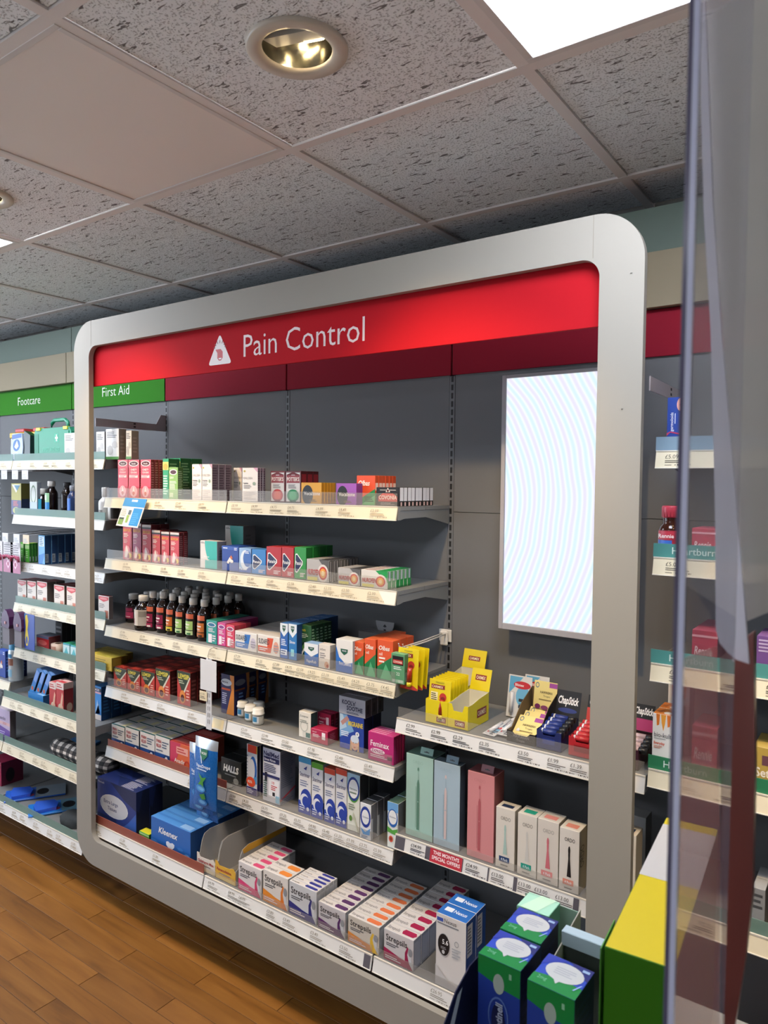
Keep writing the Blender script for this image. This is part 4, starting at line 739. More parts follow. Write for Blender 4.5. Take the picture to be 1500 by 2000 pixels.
# ------------------------------------------------------------------ cartons: design, x, y of the front, shelf height, width, depth, height, how many deep
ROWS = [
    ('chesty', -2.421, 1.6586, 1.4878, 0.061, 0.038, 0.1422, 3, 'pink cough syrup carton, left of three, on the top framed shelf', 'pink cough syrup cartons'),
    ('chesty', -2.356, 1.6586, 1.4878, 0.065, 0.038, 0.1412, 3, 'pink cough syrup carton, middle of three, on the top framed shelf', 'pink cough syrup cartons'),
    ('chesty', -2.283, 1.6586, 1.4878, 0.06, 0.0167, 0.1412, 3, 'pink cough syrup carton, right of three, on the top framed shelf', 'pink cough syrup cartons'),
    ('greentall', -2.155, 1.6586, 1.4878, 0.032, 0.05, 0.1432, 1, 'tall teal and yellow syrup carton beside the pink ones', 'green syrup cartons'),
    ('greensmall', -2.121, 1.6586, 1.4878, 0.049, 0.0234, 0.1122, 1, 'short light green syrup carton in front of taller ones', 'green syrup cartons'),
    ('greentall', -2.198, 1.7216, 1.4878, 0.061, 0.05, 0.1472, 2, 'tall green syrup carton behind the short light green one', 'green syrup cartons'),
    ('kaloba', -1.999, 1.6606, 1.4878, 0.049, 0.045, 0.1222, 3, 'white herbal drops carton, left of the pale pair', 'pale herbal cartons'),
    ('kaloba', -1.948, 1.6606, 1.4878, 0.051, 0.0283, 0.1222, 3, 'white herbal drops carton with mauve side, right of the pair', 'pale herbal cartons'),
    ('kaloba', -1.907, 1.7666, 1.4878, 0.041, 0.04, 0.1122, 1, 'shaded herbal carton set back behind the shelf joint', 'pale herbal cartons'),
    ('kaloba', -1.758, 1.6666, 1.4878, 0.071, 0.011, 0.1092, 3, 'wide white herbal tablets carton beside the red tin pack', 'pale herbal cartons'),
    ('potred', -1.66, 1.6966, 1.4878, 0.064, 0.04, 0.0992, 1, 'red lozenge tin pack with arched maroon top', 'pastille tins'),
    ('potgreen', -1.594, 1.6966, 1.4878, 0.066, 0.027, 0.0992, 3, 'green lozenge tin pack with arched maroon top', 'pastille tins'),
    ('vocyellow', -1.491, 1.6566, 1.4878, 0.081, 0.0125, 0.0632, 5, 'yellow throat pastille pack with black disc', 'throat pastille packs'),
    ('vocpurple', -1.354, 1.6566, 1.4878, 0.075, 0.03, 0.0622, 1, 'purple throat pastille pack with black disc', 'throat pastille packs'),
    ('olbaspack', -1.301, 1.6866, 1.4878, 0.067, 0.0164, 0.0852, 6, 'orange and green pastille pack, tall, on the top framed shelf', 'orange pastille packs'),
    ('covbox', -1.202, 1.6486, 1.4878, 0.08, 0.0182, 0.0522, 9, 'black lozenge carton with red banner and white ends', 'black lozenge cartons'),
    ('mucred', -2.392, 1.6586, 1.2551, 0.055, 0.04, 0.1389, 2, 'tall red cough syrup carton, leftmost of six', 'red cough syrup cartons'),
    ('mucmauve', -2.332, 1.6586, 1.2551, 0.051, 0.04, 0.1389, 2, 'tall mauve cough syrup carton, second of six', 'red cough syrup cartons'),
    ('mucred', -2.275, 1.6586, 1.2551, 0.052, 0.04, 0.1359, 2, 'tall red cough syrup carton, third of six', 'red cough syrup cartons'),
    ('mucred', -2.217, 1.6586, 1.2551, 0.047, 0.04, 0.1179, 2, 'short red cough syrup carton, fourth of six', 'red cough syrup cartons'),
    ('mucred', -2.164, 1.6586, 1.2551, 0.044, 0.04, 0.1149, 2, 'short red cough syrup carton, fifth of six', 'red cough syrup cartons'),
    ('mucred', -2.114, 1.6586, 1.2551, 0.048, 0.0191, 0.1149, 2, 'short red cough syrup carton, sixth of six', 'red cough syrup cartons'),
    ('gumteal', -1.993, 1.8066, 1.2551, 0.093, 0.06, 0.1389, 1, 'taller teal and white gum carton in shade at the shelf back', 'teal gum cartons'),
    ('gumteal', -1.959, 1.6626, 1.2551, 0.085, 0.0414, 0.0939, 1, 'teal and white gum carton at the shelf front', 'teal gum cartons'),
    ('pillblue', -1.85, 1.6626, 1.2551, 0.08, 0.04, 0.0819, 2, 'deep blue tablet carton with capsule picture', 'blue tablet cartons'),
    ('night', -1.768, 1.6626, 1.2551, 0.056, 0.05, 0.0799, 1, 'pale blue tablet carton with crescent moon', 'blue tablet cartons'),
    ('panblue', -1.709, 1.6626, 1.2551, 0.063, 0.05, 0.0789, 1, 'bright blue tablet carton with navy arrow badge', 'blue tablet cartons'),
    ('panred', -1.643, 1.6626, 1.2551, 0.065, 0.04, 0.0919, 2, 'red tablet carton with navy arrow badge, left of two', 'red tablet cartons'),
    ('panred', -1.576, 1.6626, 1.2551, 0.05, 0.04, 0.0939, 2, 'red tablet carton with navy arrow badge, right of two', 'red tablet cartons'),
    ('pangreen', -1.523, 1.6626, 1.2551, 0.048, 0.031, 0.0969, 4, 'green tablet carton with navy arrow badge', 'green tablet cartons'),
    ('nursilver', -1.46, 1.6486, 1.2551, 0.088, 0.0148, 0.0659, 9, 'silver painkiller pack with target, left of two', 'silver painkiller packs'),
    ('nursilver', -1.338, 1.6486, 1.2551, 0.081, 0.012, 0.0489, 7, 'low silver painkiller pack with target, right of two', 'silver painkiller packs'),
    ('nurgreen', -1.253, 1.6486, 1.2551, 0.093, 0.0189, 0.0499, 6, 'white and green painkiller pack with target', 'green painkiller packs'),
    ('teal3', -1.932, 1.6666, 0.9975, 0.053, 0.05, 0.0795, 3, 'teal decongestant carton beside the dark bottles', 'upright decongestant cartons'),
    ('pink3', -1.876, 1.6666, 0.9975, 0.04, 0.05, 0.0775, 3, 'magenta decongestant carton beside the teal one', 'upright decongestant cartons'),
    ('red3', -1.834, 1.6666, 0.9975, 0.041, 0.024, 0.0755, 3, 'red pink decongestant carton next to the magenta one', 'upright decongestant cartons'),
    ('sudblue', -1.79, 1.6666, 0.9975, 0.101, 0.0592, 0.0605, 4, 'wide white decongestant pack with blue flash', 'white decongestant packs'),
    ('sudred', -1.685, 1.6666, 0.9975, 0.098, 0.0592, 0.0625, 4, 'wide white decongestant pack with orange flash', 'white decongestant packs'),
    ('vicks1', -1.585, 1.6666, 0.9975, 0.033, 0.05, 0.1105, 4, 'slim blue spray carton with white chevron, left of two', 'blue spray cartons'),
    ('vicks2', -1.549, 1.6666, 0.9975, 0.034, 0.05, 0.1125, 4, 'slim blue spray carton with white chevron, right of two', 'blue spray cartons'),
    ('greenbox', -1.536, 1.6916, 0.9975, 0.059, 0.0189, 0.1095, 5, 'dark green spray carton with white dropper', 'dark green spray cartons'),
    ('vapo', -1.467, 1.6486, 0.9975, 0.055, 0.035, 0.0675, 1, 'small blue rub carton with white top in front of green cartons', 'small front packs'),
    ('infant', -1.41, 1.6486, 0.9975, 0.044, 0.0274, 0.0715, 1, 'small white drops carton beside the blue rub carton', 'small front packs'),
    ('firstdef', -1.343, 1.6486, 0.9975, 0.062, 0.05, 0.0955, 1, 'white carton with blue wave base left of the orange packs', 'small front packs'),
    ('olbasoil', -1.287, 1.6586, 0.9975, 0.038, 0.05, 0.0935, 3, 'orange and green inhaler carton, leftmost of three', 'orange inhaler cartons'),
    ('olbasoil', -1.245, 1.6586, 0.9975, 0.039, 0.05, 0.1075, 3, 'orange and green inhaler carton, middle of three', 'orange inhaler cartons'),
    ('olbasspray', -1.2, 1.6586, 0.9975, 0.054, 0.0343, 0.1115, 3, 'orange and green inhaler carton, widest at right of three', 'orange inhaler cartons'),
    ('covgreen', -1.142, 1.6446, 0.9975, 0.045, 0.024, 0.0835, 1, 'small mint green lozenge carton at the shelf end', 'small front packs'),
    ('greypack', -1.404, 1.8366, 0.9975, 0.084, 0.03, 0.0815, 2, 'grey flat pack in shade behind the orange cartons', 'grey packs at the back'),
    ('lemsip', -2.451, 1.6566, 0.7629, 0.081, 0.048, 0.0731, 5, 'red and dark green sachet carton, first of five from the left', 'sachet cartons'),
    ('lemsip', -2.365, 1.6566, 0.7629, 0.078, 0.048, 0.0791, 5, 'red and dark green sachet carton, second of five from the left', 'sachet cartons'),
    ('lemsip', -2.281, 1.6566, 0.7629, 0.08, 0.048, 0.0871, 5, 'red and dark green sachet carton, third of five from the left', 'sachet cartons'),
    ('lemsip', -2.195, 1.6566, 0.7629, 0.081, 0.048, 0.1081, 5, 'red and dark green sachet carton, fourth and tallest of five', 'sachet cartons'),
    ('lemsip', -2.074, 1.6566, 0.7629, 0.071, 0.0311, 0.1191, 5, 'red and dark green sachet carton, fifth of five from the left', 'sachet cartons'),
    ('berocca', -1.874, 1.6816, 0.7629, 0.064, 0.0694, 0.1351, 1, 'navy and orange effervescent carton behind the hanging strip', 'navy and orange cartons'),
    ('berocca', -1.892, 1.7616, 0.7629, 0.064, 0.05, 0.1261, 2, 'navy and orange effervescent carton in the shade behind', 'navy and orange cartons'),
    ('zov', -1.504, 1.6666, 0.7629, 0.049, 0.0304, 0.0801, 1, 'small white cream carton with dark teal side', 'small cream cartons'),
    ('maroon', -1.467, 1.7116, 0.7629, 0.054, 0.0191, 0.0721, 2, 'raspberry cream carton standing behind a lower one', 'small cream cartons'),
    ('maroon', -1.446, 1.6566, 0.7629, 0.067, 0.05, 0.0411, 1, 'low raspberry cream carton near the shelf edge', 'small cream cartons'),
    ('migraine', -1.345, 1.6716, 0.7629, 0.09, 0.0431, 0.1031, 2, 'blue cooling patch carton with a forehead picture', 'patch cartons'),
    ('feminax', -1.222, 1.6486, 0.7629, 0.089, 0.0103, 0.0801, 5, 'magenta tablet pack with white lettering at the shelf end', 'magenta tablet packs'),
    ('ibu', -2.466, 1.6566, 0.53, 0.082, 0.06, 0.08, 4, 'white and blue painkiller carton, first of four from the left', 'white and blue painkiller cartons'),
    ('ibu', -2.379, 1.6566, 0.53, 0.083, 0.06, 0.086, 4, 'white and blue painkiller carton, second of four from the left', 'white and blue painkiller cartons'),
    ('ibu', -2.288, 1.6566, 0.53, 0.086, 0.06, 0.088, 4, 'white and blue painkiller carton, third of four from the left', 'white and blue painkiller cartons'),
    ('ibu', -2.199, 1.6566, 0.53, 0.082, 0.06, 0.093, 4, 'white and blue painkiller carton, fourth of four from the left', 'white and blue painkiller cartons'),
    ('anadin', -2.113, 1.6566, 0.53, 0.116, 0.05, 0.091, 3, 'pink and orange painkiller pack beside the hanging blue bag', 'pink and orange painkiller packs'),
    ('halls', -1.868, 1.6766, 0.53, 0.098, 0.05, 0.082, 2, 'black lozenge carton with bold white lettering', 'black sweets cartons'),
    ('otri', -1.723, 1.6566, 0.53, 0.048, 0.0131, 0.165, 2, 'slim white and orange spray carton beside the black one', 'nasal care cartons'),
    ('neil', -1.645, 1.6526, 0.53, 0.076, 0.0704, 0.172, 1, 'large pale lilac rinse carton with lined side', 'nasal care cartons'),
    ('ster1', -1.496, 1.6586, 0.53, 0.05, 0.05, 0.175, 2, 'blue topped nasal spray carton with wave', 'nasal care cartons'),
    ('ster2', -1.443, 1.6586, 0.53, 0.045, 0.05, 0.169, 2, 'green topped nasal spray carton with wave', 'nasal care cartons'),
    ('ster3', -1.392, 1.6586, 0.53, 0.041, 0.05, 0.164, 2, 'narrow red topped nasal spray carton with wave', 'nasal care cartons'),
    ('ster3', -1.348, 1.6586, 0.53, 0.042, 0.05, 0.173, 2, 'wide red topped nasal spray carton with wave', 'nasal care cartons'),
    ('optall', -1.304, 1.6586, 0.53, 0.046, 0.0441, 0.17, 2, 'tall spray carton with green and blue ring badge', 'nasal care cartons'),
    ('opsmall', -1.244, 1.6426, 0.53, 0.039, 0.031, 0.103, 3, 'short white spray carton with navy ring badge', 'nasal care cartons'),
    ('opgreen', -1.149, 1.6446, 0.53, 0.036, 0.05, 0.13, 3, 'short white and green spray carton at the shelf end', 'nasal care cartons'),
    ('tissue', -2.429, 1.5701, 0.2829, 0.237, 0.0569, 0.1561, 2, 'navy tissue box with white oval panel', 'navy tissue boxes'),
    ('kleenex', -2.094, 1.5601, 0.2829, 0.208, 0.06, 0.1041, 4, 'blue tissue box with white script and heart', 'blue tissue boxes'),
    ('st_pink', -1.649, 1.5521, 0.2829, 0.1, 0.0294, 0.0881, 5, 'pink and white lozenge pack', 'lozenge packs in rows on the bottom shelf'),
    ('st_orange', -1.542, 1.5521, 0.2829, 0.102, 0.036, 0.0971, 2, 'orange and white lozenge pack, beside the pink ones', 'lozenge packs in rows on the bottom shelf'),
    ('st_navy', -1.435, 1.5521, 0.2829, 0.106, 0.0178, 0.0961, 5, 'navy and silver lozenge pack', 'lozenge packs in rows on the bottom shelf'),
    ('st_purple', -1.32, 1.5501, 0.2829, 0.098, 0.0283, 0.0751, 8, 'dark purple and silver lozenge pack', 'lozenge packs in rows on the bottom shelf'),
    ('st_honey', -1.212, 1.5501, 0.2829, 0.106, 0.0293, 0.0751, 8, 'honey orange lozenge pack in the long row', 'lozenge packs in rows on the bottom shelf'),
    ('st_magenta', -1.09, 1.5501, 0.2829, 0.094, 0.0361, 0.0821, 8, 'magenta and silver lozenge pack', 'lozenge packs in rows on the bottom shelf'),
    ('nexus', -0.928, 1.5491, 0.2829, 0.086, 0.0519, 0.1851, 2, 'white and blue glucose meter carton on the bottom shelf', 'glucose meter cartons'),
    ('smallmeter', -0.825, 1.5491, 0.2829, 0.023, 0.05, 0.0891, 1, 'small white and blue carton beside the glucose meter box', 'glucose meter cartons'),
    ('ordogreen', -1.093, 1.6526, 0.5799, 0.087, 0.065, 0.2291, 1, 'tall pale green toothbrush carton with hang tab', 'tall toothbrush cartons'),
    ('ordoblue', -1.003, 1.6526, 0.5799, 0.08, 0.0304, 0.2291, 1, 'tall pale blue toothbrush carton with hang tab', 'tall toothbrush cartons'),
    ('ordopink', -0.9, 1.6526, 0.5799, 0.077, 0.0564, 0.2261, 1, 'tall pink toothbrush carton with hang tab', 'tall toothbrush cartons'),
    ('heads1', -0.815, 1.6486, 0.5799, 0.052, 0.0394, 0.1551, 1, 'white brush head carton with navy label', 'brush head cartons'),
    ('heads2', -0.755, 1.6486, 0.5799, 0.051, 0.05, 0.1551, 1, 'white brush head carton with green label', 'brush head cartons'),
    ('heads3', -0.702, 1.6486, 0.5799, 0.054, 0.05, 0.1561, 1, 'white brush head carton with pink label', 'brush head cartons'),
    ('heads4', -0.644, 1.6446, 0.5799, 0.049, 0.0514, 0.1521, 1, 'white brush head carton with black brush picture', 'brush head cartons'),
    ('bandage', -2.573, 1.6666, 1.6325, 0.054, 0.05, 0.1085, 1, 'white support bandage carton right behind the white post', 'bandage cartons'),
    ('bandage', -2.51, 1.6666, 1.6325, 0.083, 0.0334, 0.1165, 1, 'white support bandage carton with joint pictures, middle of three', 'bandage cartons'),
    ('bandage', -2.382, 1.6666, 1.6325, 0.033, 0.0324, 0.1065, 1, 'narrow white support bandage carton, right of three', 'bandage cartons'),
    ('bandage', -2.763, 1.6466, 1.6325, 0.076, 0.05, 0.1075, 1, 'white support bandage carton beside the green case', 'bandage cartons'),
    ('oliveblue', -3.186, 1.6486, 1.3995, 0.082, 0.0384, 0.1355, 1, 'olive and navy remedy carton with white chevron', 'remedy packs'),
    ('whitecard', -3.033, 1.6486, 1.3995, 0.057, 0.02, 0.1435, 1, 'pale remedy card with ring picture', 'remedy packs'),
    ('greenpack', -3.109, 1.6466, 1.1965, 0.025, 0.02, 0.0845, 1, 'bright green pad pack, left of two', 'green pads'),
    ('greenpack', -3.071, 1.6466, 1.1965, 0.033, 0.012, 0.0825, 3, 'bright green pad pack with yellow top, right of two', 'green pads'),
    ('navyrow', -2.964, 1.6466, 1.1965, 0.048, 0.0291, 0.1215, 5, 'navy sided carton with pale blue front', 'navy cartons in a row'),
    ('plaster', -3.145, 1.6506, 1.0155, 0.072, 0.04, 0.0995, 2, 'white plaster carton with red crest, first from the left', 'plaster cartons'),
    ('plaster', -3.065, 1.6506, 1.0155, 0.071, 0.04, 0.1015, 2, 'white plaster carton with red crest, second from the left', 'plaster cartons'),
    ('plaster', -2.986, 1.6506, 1.0155, 0.078, 0.04, 0.1065, 2, 'white plaster carton with red crest, third from the left', 'plaster cartons'),
    ('plaster', -2.854, 1.6506, 1.0155, 0.076, 0.04, 0.1035, 2, 'white plaster carton with red crest, fourth from the left', 'plaster cartons'),
    ('plaster', -2.761, 1.6506, 1.0155, 0.07, 0.04, 0.1045, 2, 'white plaster carton with red crest, beside the white post', 'plaster cartons'),
    ('plaster', -2.54, 1.6506, 1.0155, 0.069, 0.0184, 0.0895, 1, 'white plaster carton with red crest, seen inside the white frame', 'plaster cartons'),
    ('redpack', -2.99, 1.6486, 0.817, 0.096, 0.06, 0.075, 1, 'small red carton on the shelf with teal lip', 'small red and teal packs'),
    ('tealpack', -2.783, 1.6466, 0.817, 0.048, 0.03, 0.068, 2, 'small teal carton with drop picture, left of two', 'small red and teal packs'),
    ('tealpack', -2.729, 1.6466, 0.817, 0.049, 0.03, 0.067, 2, 'small teal carton with drop picture, right of two', 'small red and teal packs'),
    ('yellowflat', -2.595, 1.6486, 0.817, 0.143, 0.045, 0.052, 1, 'yellow flat dressing carton, front one, inside the white frame', 'yellow dressing cartons'),
    ('yellowflat', -2.673, 1.6986, 0.817, 0.17, 0.06, 0.037, 1, 'yellow flat dressing carton, middle one', 'yellow dressing cartons'),
    ('yellowflat', -2.74, 1.7626, 0.817, 0.178, 0.06, 0.028, 1, 'yellow flat dressing carton, back one', 'yellow dressing cartons'),
    ('redwhite', -2.811, 1.602, 0.613, 0.049, 0.07, 0.116, 1, 'red and white rub carton, left of two', 'red and white rub cartons'),
    ('redwhite', -2.76, 1.602, 0.613, 0.054, 0.042, 0.125, 1, 'red and white rub carton, right of two', 'red and white rub cartons'),
    ('flatblue', -2.993, 1.612, 0.613, 0.117, 0.06, 0.042, 1, 'flat blue and white pack lying on the shelf', 'flat packs'),
    ('bluetall', -2.569, 1.647, 0.613, 0.05, 0.045, 0.133, 3, 'tall blue cold pack carton inside the left post', 'tall blue cartons'),
    ('lilac', -3.236, 1.597, 0.412, 0.119, 0.027, 0.135, 1, 'lilac and purple foot carton at the left edge', 'lilac foot cartons'),
    ('crimson', -3.353, 1.6201, 0.178, 0.111, 0.1, 0.106, 1, 'crimson support carton at the left edge of the bottom shelf', 'crimson cartons'),
    ('germ', -0.421, 1.6486, 1.628, 0.029, 0.04, 0.115, 1, 'navy ointment carton with upright white lettering', 'ointment cartons'),
    ('rennie', -0.364, 1.6486, 1.396, 0.049, 0.05, 0.066, 2, 'red antacid carton seen through the clear screen', 'antacid cartons'),
    ('biokult', -0.436, 1.6506, 0.926, 0.046, 0.05, 0.121, 2, 'white carton with orange petals, at the shelf front', 'petal cartons'),
    ('biokult', -0.433, 1.7666, 0.926, 0.048, 0.05, 0.167, 1, 'taller white carton with orange petals, behind', 'petal cartons'),
    ('rennie', -0.358, 1.6486, 1.162, 0.051, 0.05, 0.082, 3, 'red antacid carton low behind the clear screen', 'antacid cartons'),
    ('purplebox', -0.233, 1.6486, 1.162, 0.075, 0.05, 0.085, 2, 'purple antacid carton at the right edge', 'antacid cartons'),
    ('satin', -0.233, 1.6486, 0.926, 0.081, 0.05, 0.092, 2, 'gold antacid carton at the right edge', 'antacid cartons'),
    ('rennie', -0.353, 1.6486, 0.926, 0.051, 0.05, 0.112, 2, 'red antacid carton behind the clear screen, fourth shelf', 'antacid cartons'),
    ('silver', -0.227, 1.6486, 0.632, 0.024, 0.05, 0.091, 2, 'silver sachet carton at the right edge', 'antacid cartons'),
    ('silver', -0.531, 1.7466, 0.5799, 0.06, 0.05, 0.1821, 1, 'grey carton in shade just right of the white post', 'grey cartons'),
    ('heads1', -0.509, 1.6486, 0.5799, 0.044, 0.05, 0.1801, 1, 'white brush head carton half hidden by the white post', 'brush head cartons'),
]
PUT = {}
for r in ROWS:
    PUT[r[8]] = put(r[0], *r[1:8], r[8], r[9])

# ------------------------------------------------------------------ bottles
GLASS_DK = mat('#170d0b', .12); CAP_W = mat('#d9d7d2', .35)
def patch(mb, r, z0, z1, a0, a1, col, n=8, rough=.4):
    """label wrapped round the front of a bottle, angles in degrees, -90 faces the aisle"""
    vs = []
    for i in range(n+1):
        a = math.radians(a0+(a1-a0)*i/n); vs += [(r*math.cos(a), r*math.sin(a), z0), (r*math.cos(a), r*math.sin(a), z1)]
    mb.add(vs, [(2*i, 2*i+2, 2*i+3, 2*i+1) for i in range(n)], mat(col, rough), True)
def bottle(x, y, z, r, h, label, grp, bands, cap='#d9d7d2', glass=None, capr=.55, caph=.16, name='syrup_bottle', cat='bottle', text=None, neck=.72, seg=20):
    t = thing(name, label, cat, (x, y, z+.0003), 0, grp); hb = h*(1-caph); cr = r*capr
    MB().lathe([(0, 0), (r*.94, 0), (r, .004), (r, hb*neck), (r*.93, hb*(neck+.08)), (r*.62, hb*(neck+.18)), (cr*.86, hb*.955), (cr*.86, hb)], glass or GLASS_DK, seg).build('glass_body', t)
    c = MB().lathe([(cr*.86, hb-.002), (cr, hb), (cr, h-.003), (cr*.92, h), (0, h)], mat(cap, .35), seg)
    for k in range(seg): 
        a = 2*PI*k/seg; c.add([(cr*1.01*math.cos(a-.05), cr*1.01*math.sin(a-.05), hb+.001), (cr*1.01*math.cos(a+.05), cr*1.01*math.sin(a+.05), hb+.001), (cr*1.035*math.cos(a), cr*1.035*math.sin(a), h-.004)], [(0, 1, 2)], mat(cap, .35))
    c.build('cap', t)
    if bands:
        m = MB()
        for k, (z0, z1, a0, a1, col) in enumerate(bands): patch(m, r*1.012+.0003*k, z0*h, z1*h, a0, a1, col)
        m.build('printed_label', t)
    return t
def row_of(first, n, dy, label):
    first['label'] = label+', '+ORD[0]
    for i in range(1, n): dup(first, (first.location.x+((i*37) % 5-2)*.0006, first.location.y+dy*i, first.location.z), label=label+', '+ORD[i])
ZS3 = SH['S3']
def cov(c1, c2, c3): return [(.10, .62, -150, -35, '#18100f'), (.50, .62, -148, -40, '#cf6a4c'), (.44, .495, -146, -60, '#1d1412'), (.22, .44, -148, -45, c1), (.34, .37, -146, -70, '#efe6e0'), (.27, .29, -146, -80, '#e9dcd6'), (.10, .20, -148, -45, c2), (.11, .15, -95, -60, c3)]
bt = []
def B_(uL, uR, vt, n, bands, label, yb=.03, **kw):
    xa, xb, zt = kw.pop('pos'); r = (xb-xa)/2
    b = bottle((xa+xb)/2, YS+yb+r, ZS3, r*.93, zt-ZS3, label, 'dark syrup bottles', bands, **kw); row_of(b, n, 2*r+.003, label); return b
B_(0,0,0,2, [(.12,.58,-150,-30,'#2a1420'),(.40,.52,-148,-45,'#8f2c58'),(.16,.38,-148,-40,'#b03a68'),(.20,.23,-146,-60,'#e8c9d6')], 'short dark syrup bottle with plum label at the left end', yb=.078, pos=(-2.4840, -2.4180, 1.1080), caph=.18, capr=.62)
B_(0,0,0,2, [(.14,.60,-150,-20,'#b9b2a8'),(.14,.60,-150,-75,'#ddd6cc'),(.18,.34,-140,-105,'#9a5a5c'),(.40,.56,-70,-25,'#8f8a82')], 'short dark syrup bottle with pale grey label', yb=.008, pos=(-2.3330, -2.2590, 1.1250), caph=.16, capr=.58)
B_(0,0,0,4, cov('#8c2347','#a02a52','#e6e0dc'), 'tall dark syrup bottle with crimson label, third bottle along', pos=(-2.2830, -2.2300, 1.1420))
B_(0,0,0,4, cov('#8c2347','#a02a52','#e6e0dc'), 'tall dark syrup bottle with crimson label, fourth bottle along', pos=(-2.2240, -2.1700, 1.1470))
B_(0,0,0,4, cov('#c96a2c','#d8c23c','#1d1412'), 'tall dark syrup bottle with orange and yellow label', pos=(-2.1660, -2.1170, 1.1450))
B_(0,0,0,4, cov('#a9cf7c','#c2d9a0','#2a6a3c'), 'tall dark syrup bottle with pale green label, left of two', pos=(-2.1140, -2.0640, 1.1410))
B_(0,0,0,4, cov('#a9cf7c','#c2d9a0','#2a6a3c'), 'tall dark syrup bottle with pale green label, right of two', pos=(-2.0600, -2.0050, 1.1390))
B_(0,0,0,4, cov('#c9783c','#b5642c','#1d1412'), 'tall dark syrup bottle with orange label beside the teal carton', pos=(-1.9970, -1.9460, 1.1400))
# white pill pots on the fourth shelf
POT = mat('#e4e2da', .35)
for k, (x, y, nm) in enumerate([(-1.7870, 1.70, 'leftmost of the cluster'), (-1.7360, 1.685, 'front middle of the cluster, with blue label'), (-1.6890, 1.675, 'front right of the cluster, with blue label'), (-1.7850, 1.735, 'back middle of the cluster'), (-1.7370, 1.725, 'back right of the cluster')]):
    t = thing('pill_pot', 'tiny white pill pot, '+nm, 'pill pot', (x, y, SH['S4']+.0003), 0, 'tiny white pill pots')
    MB().lathe([(0, 0), (.0165, 0), (.018, .002), (.018, .026), (.0135, .030), (.0135, .034)], mat('#b9b8ae', .3), 18).build('body', t)
    MB().lathe([(.0175, .031), (.0205, .032), (.0205, .036), (.0185, .037), (.0185, .049), (.0165, .051), (0, .0512)], POT, 18).build('cap', t)
    m = MB(); patch(m, .0183, .006, .027, -140, -40, '#dfe6ec'); patch(m, .0185, .010, .026, -115, -60, '#3a86b5'); m.build('printed_label', t)

# ------------------------------------------------------------------ cold patch cartons lying on the migraine patch cartons
r0_ = [r for r in ROWS if r[0] == 'migraine'][0]
zt = r0_[3]+r0_[6]+.0006
put('kool', r0_[1]-.002, r0_[2]-.002, zt, -1.2500--1.3440+.004, .030, 0.9190-zt, 3, 'silver cooling pad carton stacked on the blue patch cartons', 'silver cooling pad cartons')
# hang tabs on the tall toothbrush cartons
for k, c in (('ordogreen', '#7ba095'), ('ordoblue', '#6f8795'), ('ordopink', '#8c5a60')):
    r = [q for q in ROWS if q[0] == k][0]; o = PUT[r[8]]; w_, d_, h_ = r[4], r[5], r[6]
    m = MB(); a0, a1 = w_*.40, w_*.86
    pr = [(d_*.25, h_), (d_*.25+.002, h_), (d_*.25-.004+.012, h_+.017), (d_*.25-.006+.012, h_+.017)]
    m.prism(pr, 'x', a0, a1, mat(c, .45)); n_ = Vector((0, -.8, .45)).normalized()
    A = Art(m, (a0, d_*.25-.0006, h_), (1,0,0), Vector((0, .008, .017)).normalized(), a1-a0, .0187)
    A.do([('p', [(.30,.42),(.42,.42),(.46,.62),(.54,.62),(.58,.42),(.70,.42),(.70,.30),(.30,.30)], '#20262a')])
    m.build('hang_tab', o)

# ------------------------------------------------------------------ yellow lip balm: hook, cards, trays
YEL = mat('#e4cf16', .4); YELIN = mat('#d8d3bd', .5)
hk = thing('display_hook', 'white twin prong hook clipped to the slotted upright', 'hook', (-1.1280, 1.9175, 1.0880))
HKZ = 1.0880; HKX = -1.1280
MB().box(-.022, .022, -.006, 0, -.020, .018, mat('#d6d4ce', .4), .002).box(-.013, .013, -.016, -.006, -.03, .014, mat('#d6d4ce', .4), .003).build('clip_plate', hk)
for s in (-.006, .008):
    MB().tube([(s, -.012, .006), (s, -.12, .002), (s, -.235, .002), (s, -.247, .008), (s, -.249, .016)], .0022, mat('#dcdad6', .3)).build('prong', hk)
def balm_card(x, y, z, label, grp, rz=0, tilt=0, hole=True):
    t = thing('lip_balm_card', label, 'lip balm', (x, y, z), rz, grp); t.rotation_euler = (tilt, 0, rz)
    m = MB().box(-.034, .034, -.001, .001, 0, .112, YEL, .0004); m.build('backing_card', t)
    a = MB(); A = Art(a, (-.034, -.001, 0), (1,0,0), (0,0,1), .068, .112)
    A.do([('p',[(0,0),(1,0),(1,.04),(.8,.10),(.55,.14),(.2,.10),(0,.16)],'#c43a2c'),('r',.10,.78,.72,.88,'#8c2a22'),('t','CARMEX',.13,.80,.055,'#f1e4c4',.56,.02),('r',.10,.18,.42,.70,'#efe4b0'),('l',.12,.22,.40,.68,10,'#4a4420'),('e',.66,.60,.16,.10,'#c0362c'),('e',.66,.57,.10,.04,'#7d1f1a'),('e',.2,.10,.14,.08,'#d8622c'),('e',.42,.08,.12,.07,'#c9402c'),('r',.30,.925,.70,.955,'#bfae1c')])
    a.build('printed_artwork', t)
    b_ = MB().tube([(.011, -.008, .022), (.011, -.008, .062)], .007, mat('#a8321f', .2)); b_.tube([(.011, -.008, .010), (.011, -.008, .0215)], .0075, mat('#e0c81a', .3)); b_.build('balm_tube', t)
    return t
cx_ = HKX+.001
balm_card(cx_+.03, YS+.022, HKZ-.104, 'yellow lip balm card hanging first on the white hook', 'hanging lip balm cards', tilt=-.06)
o = balm_card(cx_+.033, YS+.046, HKZ-.106, 'yellow lip balm card hanging behind the first on the hook', 'hanging lip balm cards', tilt=-.10, rz=-.12)
dup(o, (cx_+.034, YS+.066, HKZ-.107), label='yellow lip balm card hanging third on the white hook')
RZ = SH['R1']
